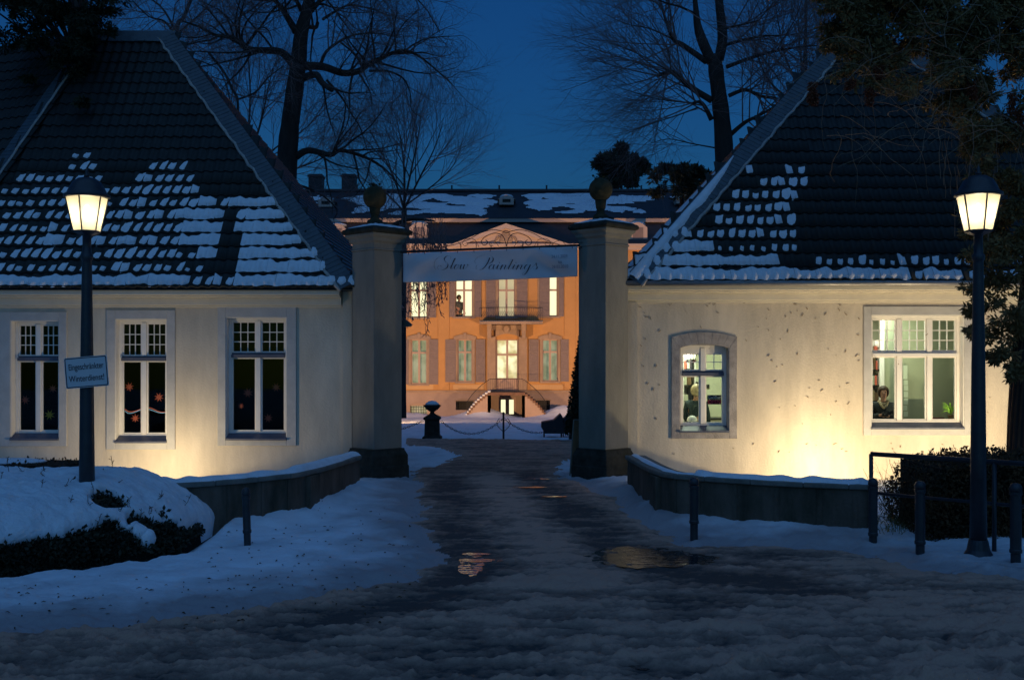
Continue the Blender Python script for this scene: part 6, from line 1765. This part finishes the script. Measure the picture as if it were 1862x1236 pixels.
# ------------------------------------------------------------------ people
def skin_mesh(name, joints, edges, m, parent, sub=2, root=0):
    me = bpy.data.meshes.new(name); me.from_pydata([Vector(j[0]) - ORG[parent.name] for j in joints], edges, []); me.update()
    o = bpy.data.objects.new(name, me); link(o, parent)
    md = o.modifiers.new("skin", 'SKIN'); md.use_smooth_shade = True
    for i, j in enumerate(joints):
        sv = me.skin_vertices[0].data[i]; r_ = j[1]; sv.radius = (r_, r_) if not isinstance(r_, tuple) else r_
        sv.use_root = (i == root)
    sd_ = o.modifiers.new("sub", 'SUBSURF'); sd_.levels = sub; sd_.render_levels = sub
    me.materials.append(m); return o
def person(pos, face, label, hair_m, coat_m, arms, hgt=1.66, scarf=None, scale=1.0, hair='bob', hands=True):
    x, y, z0 = pos; t = thing("person", pos, label, "person")
    fw = Vector((math.sin(face), -math.cos(face), 0)); rt = Vector((math.cos(face), math.sin(face), 0)) # rt: viewer's right when facing camera
    k = hgt / 1.66 * scale
    def L(a, b, c_): return Vector(pos) + rt*a*k + fw*b*k + Vector((0, 0, c_*k))
    head = 1.50
    J = [(L(0,0,.92), .14*k), (L(0,0,1.10), .12*k), (L(0,0,1.28), (.15*k,.11*k)), (L(0,.01,1.38), .06*k), (L(0,.02,1.44), .052*k), (L(0,.04,head), (.070*k,.085*k)), (L(0,.045,head+.09), (.072*k,.088*k)), (L(0,.03,head+.145), .045*k)]
    E = [(0,1),(1,2),(2,3),(3,4),(4,5),(5,6),(6,7)]
    for s_ in (-1, 1):
        b = len(J); J += [(L(s_*.09,0,.86), .09*k), (L(s_*.10,0,.48), .06*k), (L(s_*.10,-.02,.08), .042*k), (L(s_*.10,.14,.03), .032*k)]; E += [(0,b),(b,b+1),(b+1,b+2),(b+2,b+3)]
    arm_ends = []
    for s_, (el, wr) in zip((-1, 1), arms):
        b = len(J); J += [(L(s_*.165,0,1.32), .055*k), (L(*el), .040*k), (L(*wr), .026*k)]; E += [(2,b),(b,b+1),(b+1,b+2)]; arm_ends.append((L(*el), L(*wr)))
        # palm and five fingers
        if hands:
            w_ = L(*wr); d = (w_ - L(*el)).normalized(); up = Vector((0,0,1)); sd = d.cross(up).normalized(); pl = w_ + d*.055*k; pb = len(J)
            J += [(pl, .026*k)]; E += [(b+2, pb)]
            for q, (off, ln) in enumerate(((-.028,.060),(-.010,.075),(.010,.070),(.028,.055))):
                f1 = pl + d*.035*k + sd*off*k; f2 = f1 + (d*.7 - up*.5)*ln*.55*k; f3 = f2 + (d*.2 - up*.9)*ln*.45*k; c_ = len(J)
                J += [(f1, .010*k), (f2, .009*k), (f3, .007*k)]; E += [(pb, c_), (c_, c_+1), (c_+1, c_+2)]
            th1 = w_ + d*.02*k - sd*.035*k*s_; c_ = len(J); J += [(th1, .012*k), (th1 + d*.05*k - sd*.01*k*s_, .009*k)]; E += [(pb, c_), (c_, c_+1)]
    body = skin_mesh("body", J, E, M['skin'], t, 2)
    # coat
    C = [(L(0,0,.80), (.19*k,.15*k)), (L(0,0,.95), (.18*k,.14*k)), (L(0,0,1.12), (.165*k,.13*k)), (L(0,0,1.28), (.19*k,.125*k)), (L(0,-.01,1.375), .085*k)]
    CE = [(0,1),(1,2),(2,3),(3,4)]
    for s_, (el, wr) in zip((-1, 1), arms):
        b = len(C); C += [(L(s_*.18,0,1.31), .078*k), (L(*el), .062*k), (L(wr[0]*.92+el[0]*.08, wr[1]*.92+el[1]*.08, wr[2]*.92+el[2]*.08), .045*k)]; CE += [(3,b),(b,b+1),(b+1,b+2)]
    skin_mesh("jacket", C, CE, coat_m, t, 2)
    T = [(L(0,0,.84), .16*k)]; TE = []
    for s_ in (-1, 1):
        b = len(T); T += [(L(s_*.095,0,.74), .10*k), (L(s_*.10,0,.48), .075*k), (L(s_*.10,-.02,.10), .065*k)]; TE += [(0,b),(b,b+1),(b+1,b+2)]
    skin_mesh("trousers", T, TE, M['jacket'], t, 1)
    # hair, face
    hb = MB(); hc = L(0,.02,head+.075)
    if hair == 'bob': hb.sphere(hc + Vector((0,0,.0)) - fw*.014*k, .112*k, 22, 16, 1.02, 1, 1.16); 
    else: hb.sphere(hc + Vector((0,0,.03*k)) - fw*.02*k, .112*k, 16, 10, 1, 1, 1.0)
    # carve the face opening
    keep = []
    for f_ in hb.f:
        c_ = sum((Vector(hb.v[i]) for i in f_), Vector())/len(f_) - hc; fr_ = c_.dot(fw); 
        if fr_ > .045*k and c_.z < .060*k and abs(c_.dot(rt)) < (.082 if c_.z < .02*k else .060)*k: continue
        if c_.z < (-.125 if hair == 'bob' else -.06)*k: continue
        keep.append(f_)
    hb.f = keep; hn = hb.build("hair", hair_m, t, smooth=True); sm_ = hn.modifiers.new("thick", 'SOLIDIFY'); sm_.thickness = .012*k; sm_.offset = -1
    ns = MB(); ns.sphere(L(0,.135,head+.045), .016*k, 8, 6, .8, 1, 1.4); ns.build("nose", M['skin'], body, smooth=True)
    for s_ in (-1, 1):
        e = MB(); e.sphere(L(s_*.032,.122,head+.075), .011*k, 8, 6); e.build("eye", M['black'], body, smooth=True)
        e = MB(); e.sphere(L(s_*.088,.04,head+.055), .024*k, 8, 6, .4, 1, 1.2); e.build("ear", M['skin'], body, smooth=True)
    mo = MB(); mo.sphere(L(0,.122,head-.005), .022*k, 8, 5, 1, .35, .3); mo.build("mouth", mat("lips", (.35,.10,.08), .5), body, smooth=True)
    if scarf:
        sc = MB(); pts_ = []
        for i in range(17):
            a = 2*math.pi*i/16; pts_.append(L(.085*math.cos(a), .02+.085*math.sin(a), 1.385 - .05*max(0, math.sin(a))))
        sc.tube(pts_, .030*k, 7); sc.tube([L(-.07,.08,1.38), L(-.04,.13,1.30), L(.0,.145,1.26), L(.04,.13,1.30), L(.07,.08,1.38)], .026*k, 7); sc.build("scarf", scarf, t, smooth=True)
    return t, L
# woman standing behind the big window, looking down at a camera in her hands
Yp = 21.75; hx_ = X_(1606, Yp); top_z = Z_(700, Yp)
W_, LW = person((hx_, Yp, top_z - 1.71), R(-12), "woman with brown bob, dark cardigan and scarf looking down behind the big lit window", M['hairbrown'], M['jacket'],
    (((-.25,.05,1.08), (-.07,.20,1.13)), ((.25,.05,1.06), (.06,.20,1.11))), 1.66, M['scarf'])
c_ = LW(0, .27, 1.14); mb = MB(); mb.box(c_.x-.06, c_.x+.06, c_.y-.03, c_.y+.02, c_.z-.035, c_.z+.045); 
cmr = mb.build("camera", M['black'], None, label="small black camera in the hands of the woman behind the window", cat="camera"); mb = MB(); mb.tube([(c_.x, c_.y-.03, c_.z), (c_.x, c_.y-.075, c_.z)], .028, 12); mb.build("lens", M['black'], cmr)
Yp = 22.1; hx_ = X_(1266, Yp)
person((hx_, Yp, Z_(698, Yp) - 1.72), R(150), "grey-blond person in a long dark coat turned away inside the arched window", M['hairgrey'], mat("teal_black_coat", (.028,.045,.050), .85),
    (((-.24,.0,1.05), (-.20,.16,.90)), ((.24,.0,1.05), (.20,.16,.90))), 1.68, None)
Yp = 23.6; hx_ = X_(1265.5, Yp)
person((hx_, Yp, Z_(694, Yp) - 1.72), R(20), "dark-haired person behind the grey-blond one inside the arched window", mat("black_hair", (.015,.012,.010), .5), M['black'],
    (((-.24,.0,1.05), (-.20,.16,.90)), ((.24,.0,1.05), (.20,.16,.90))), 1.68, None)
# figure at the palace window
Yp = YM + .33
person((mx(834), Yp, mz(534) - 2.42), R(35), "dark-haired figure in a grey jacket in the upper palace window", mat("dark_hair", (.03,.022,.012), .6), mat("grey_jacket", (.07,.075,.07), .8),
    (((-.24,.0,1.05), (-.20,.16,.90)), ((.24,.0,1.05), (.20,.16,.90))), 2.32, None)

# ---- shop and office furnishing
def shelf(px0, px1, Ys, z0, z1, n, lab, nm):
    x0, x1 = X_(px0, Ys), X_(px1, Ys); t = thing(nm, (x0, Ys, z0), lab, "shelf")
    mb = MB(); mb.box(x0-.02, x0, Ys, Ys+.28, z0, z1); mb.box(x1, x1+.02, Ys, Ys+.28, z0, z1); mb.box(x0-.02, x1+.02, Ys+.281, Ys+.30, z0, z1); mb.build("case", M['white'], t)
    cols_ = [('red', M['redpaper']), ('black', M['black']), ('brown', M['brown']), ('white', M['white']), ('cream', M['room']), ('tan', M['scarf']), ('yellow', M['yellowpaper'])]
    ords = ['lowest', 'second', 'third', 'fourth', 'fifth', 'sixth', 'top']
    for k in range(n):
        zz = z0 + (z1-z0)*k/n; mb = MB(); mb.box(x0, x1, Ys, Ys+.28, zz, zz+.02); mb.build("board", M['black'], t); x = x0+.01; left = True
        cs_ = random.sample(cols_, 5); q = 0
        while x < x1-.06 and q < 4:
            w = rnd(.03, .08); hh = rnd(.12, (z1-z0)/n*.82); mb = MB(); mb.box(x, min(x+w, x1), Ys+.03, Ys+.2, zz+.021, zz+.02+hh)
            mb.build("book", cs_[q][1], None, label="%s book on the %s board of the %s" % (cs_[q][0], ords[k], lab.split(',')[0]), cat="book", group="books on the " + lab.split(',')[0]); x += w + .012; q += 1
shelf(1244, 1263, 22.9, .3, 2.3, 6, "narrow shop shelf behind the arched window", "shop_shelf")
shelf(1584, 1599, 23.4, .3, 2.6, 7, "narrow office shelf behind the woman", "office_shelf")
# mushroom lamp on the shop sill
x, y, z_ = P(1258.5, 776, YW+.42); t = thing("table_lamp", (x, y, z_), "white mushroom-shaped table lamp on the sill of the arched window", "lamp")
mb = MB(); mb.lathe([(.05, z_-.05), (.02, z_-.03), (.025, z_+.13)], x, y, 12); mb.build("foot", M['white'], t, smooth=True)
mb = MB(); mb.lathe([(.105, z_+.115), (.10, z_+.15), (.08, z_+.19), (.045, z_+.215), (.003, z_+.225)], x, y, 18); mb.build("shade", M['white'], t, smooth=True)
mb = MB(); mb.box(2.75, 4.6, YW+.36, YW+.62, Z_(776, YW+.4)-.09, Z_(776, YW+.4)-.05); mb.build("inner_sill", M['white'], hr)
mb = MB(); mb.box(6.3, 9.2, YW+.36, YW+.50, Z_(772, YW+.4)-.08, Z_(772, YW+.4)-.04); mb.build("inner_sill", M['white'], hr)
# OPEN sign
ys2 = YW+.27; x0, x1, z0, z1 = X_(1286, ys2), X_(1311.5, ys2), Z_(735, ys2), Z_(718, ys2); t = thing("open_sign", ((x0+x1)/2, ys2, z0), "black and red OPEN sign in the right pane of the arched window", "sign")
mb = MB(); mb.box(x0, x1, ys2, ys2+.01, (z0+z1)/2+.002, z1); mb.build("upper_panel", M['black'], t); mb = MB(); mb.box(x0, x1, ys2, ys2+.01, z0, (z0+z1)/2); mb.build("lower_panel", mat("dark_red_panel", (.06, .004, .01), .5), t)
text_mesh("Geöffnet", .082, M['white'], "lettering", t, ((x0+x1)/2, ys2-.003, z0+(z1-z0)*.74), .82, 0, .2); text_mesh("OPEN", .095, mat("red_letters", (.6, .03, .08), .5), "lettering", t, ((x0+x1)/2, ys2-.003, z0+(z1-z0)*.25), 1.0)
paper_star(1263, 656, .055, M['redpaper'], "red paper star in the upper left of the arched window"); paper_star(1250, 656, .045, M['white'], "white paper star in the upper left of the arched window")
# shop counter, cabinet, posters
def simple(nm, box, m, lab, cat):
    mb = MB(); mb.box(*box); return mb.build(nm, m, None, label=lab, cat=cat, bevel=.004)
Yq = 23.0; o = simple("shop_counter", (X_(1284, Yq), X_(1316, Yq), Yq, Yq+.5, 0, Z_(763, Yq)), M['white'], "white shop counter seen below the OPEN sign", "counter")
mb = MB(); mb.box(X_(1282, Yq), X_(1318, Yq), Yq-.03, Yq+.53, Z_(763, Yq)+.001, Z_(760, Yq)); mb.build("counter_top", M['black'], o)
o = simple("picture", (X_(1285, 24.5), X_(1291, 24.5), 24.57, 24.595, Z_(706, 24.5), Z_(699, 24.5)), M['black'], "small dark picture on the shop's back wall above the OPEN sign", "picture")
o = simple("cabinet", (X_(1620, 22.6), X_(1631, 22.6), 22.6, 23.2, 0, Z_(672, 22.6)), M['brown'], "tall brown cabinet right of the woman in the office", "cabinet")
mb = MB(); mb.box(X_(1621, 22.6), X_(1630, 22.6), 22.58, 22.599, .1, Z_(674, 22.6)); mb.build("cabinet_door", M['brown'], o)
o = simple("hanging_pennant", (X_(1613, 22.5), X_(1619.5, 22.5), 22.5, 22.51, Z_(697, 22.5), Z_(671, 22.5)), M['yellowpaper'], "yellow hanging cloth beside the brown cabinet in the office", "cloth")
mb = MB(); mb.box(X_(1612, 22.5), X_(1619, 22.5), 22.49, 22.515, Z_(705, 22.5), Z_(697.2, 22.5)); mb.build("red_hem", mat("orange_cloth", (.5, .15, .06), .8), o)
o = simple("office_door", (X_(1597, 24.4), X_(1614, 24.4), 24.50, 24.59, 0, Z_(672, 24.4)), mat("pale_door", (.50, .52, .44), .6), "pale door in the back wall behind the woman", "door")
mb = MB(); mb.sphere((X_(1612, 24.4), 24.46, 1.05), .04, 8, 6); mb.build("handle", M['metal'], o)
for k, (py0, py1) in enumerate(((664, 689), (691, 700), (701, 710), (712, 722), (724, 735), (737, 746), (748, 757))):
    xx = X_(1642.5 + rnd(-1, 1), 22.3); mb = MB(); mb.box(xx, xx + X_(HX+7.5, 22.3), 22.285, 22.29, Z_(py1, 22.3), Z_(py0, 22.3))
    mb.build("paper_sheet", mat("pale_paper", (.55, .60, .48), .8), None, label=("topmost large", "second", "third", "fourth", "fifth", "sixth", "lowest")[k] + " pale paper sheet in the column taped beside the screen wall", cat="paper", group="paper sheets taped in a column")
x, y, z_ = P(1729, 759, YW+.42); t = thing("potted_plant", (x, y, z_), "bright green potted plant on the sill of the big window", "plant")
mb = MB(); mb.lathe([(.045, z_-.03), (.06, z_+.045), (.063, z_+.05)], x, y, 14); mb.build("pot", M['brown'], t, smooth=True)
lf = MB()
for k in range(34):
    a = rnd(0, 6.283); L_ = rnd(.20, .42); o_ = Vector((math.cos(a), math.sin(a)*.5, 0)); b = Vector((x, y, z_+.04)); pp = []
    for i in range(6): s_ = i/5; pp.append(b + o_*(.20*s_**1.6)*rnd(.85, 1.1) + Vector((0, 0, L_*s_ - .16*s_**3)))
    lf.tube(pp, [.004, .009, .011, .010, .006, .001], 4, flat=.0015)
lf.build("leaves", mat("bright_leaf", (.28, .50, .06), .5), t)
simple("sill_tray", (X_(1697, YW+.42), X_(1716, YW+.42), YW+.38, YW+.46, Z_(761, YW+.42), Z_(758.5, YW+.42)), mat("dark_red_tray", (.15, .05, .04), .6), "flat dark red tray on the sill beside the potted plant", "tray")

print("objects:", len(bpy.data.objects), "tris approx:", sum(len(m.polygons) for m in bpy.data.meshes) * 2)
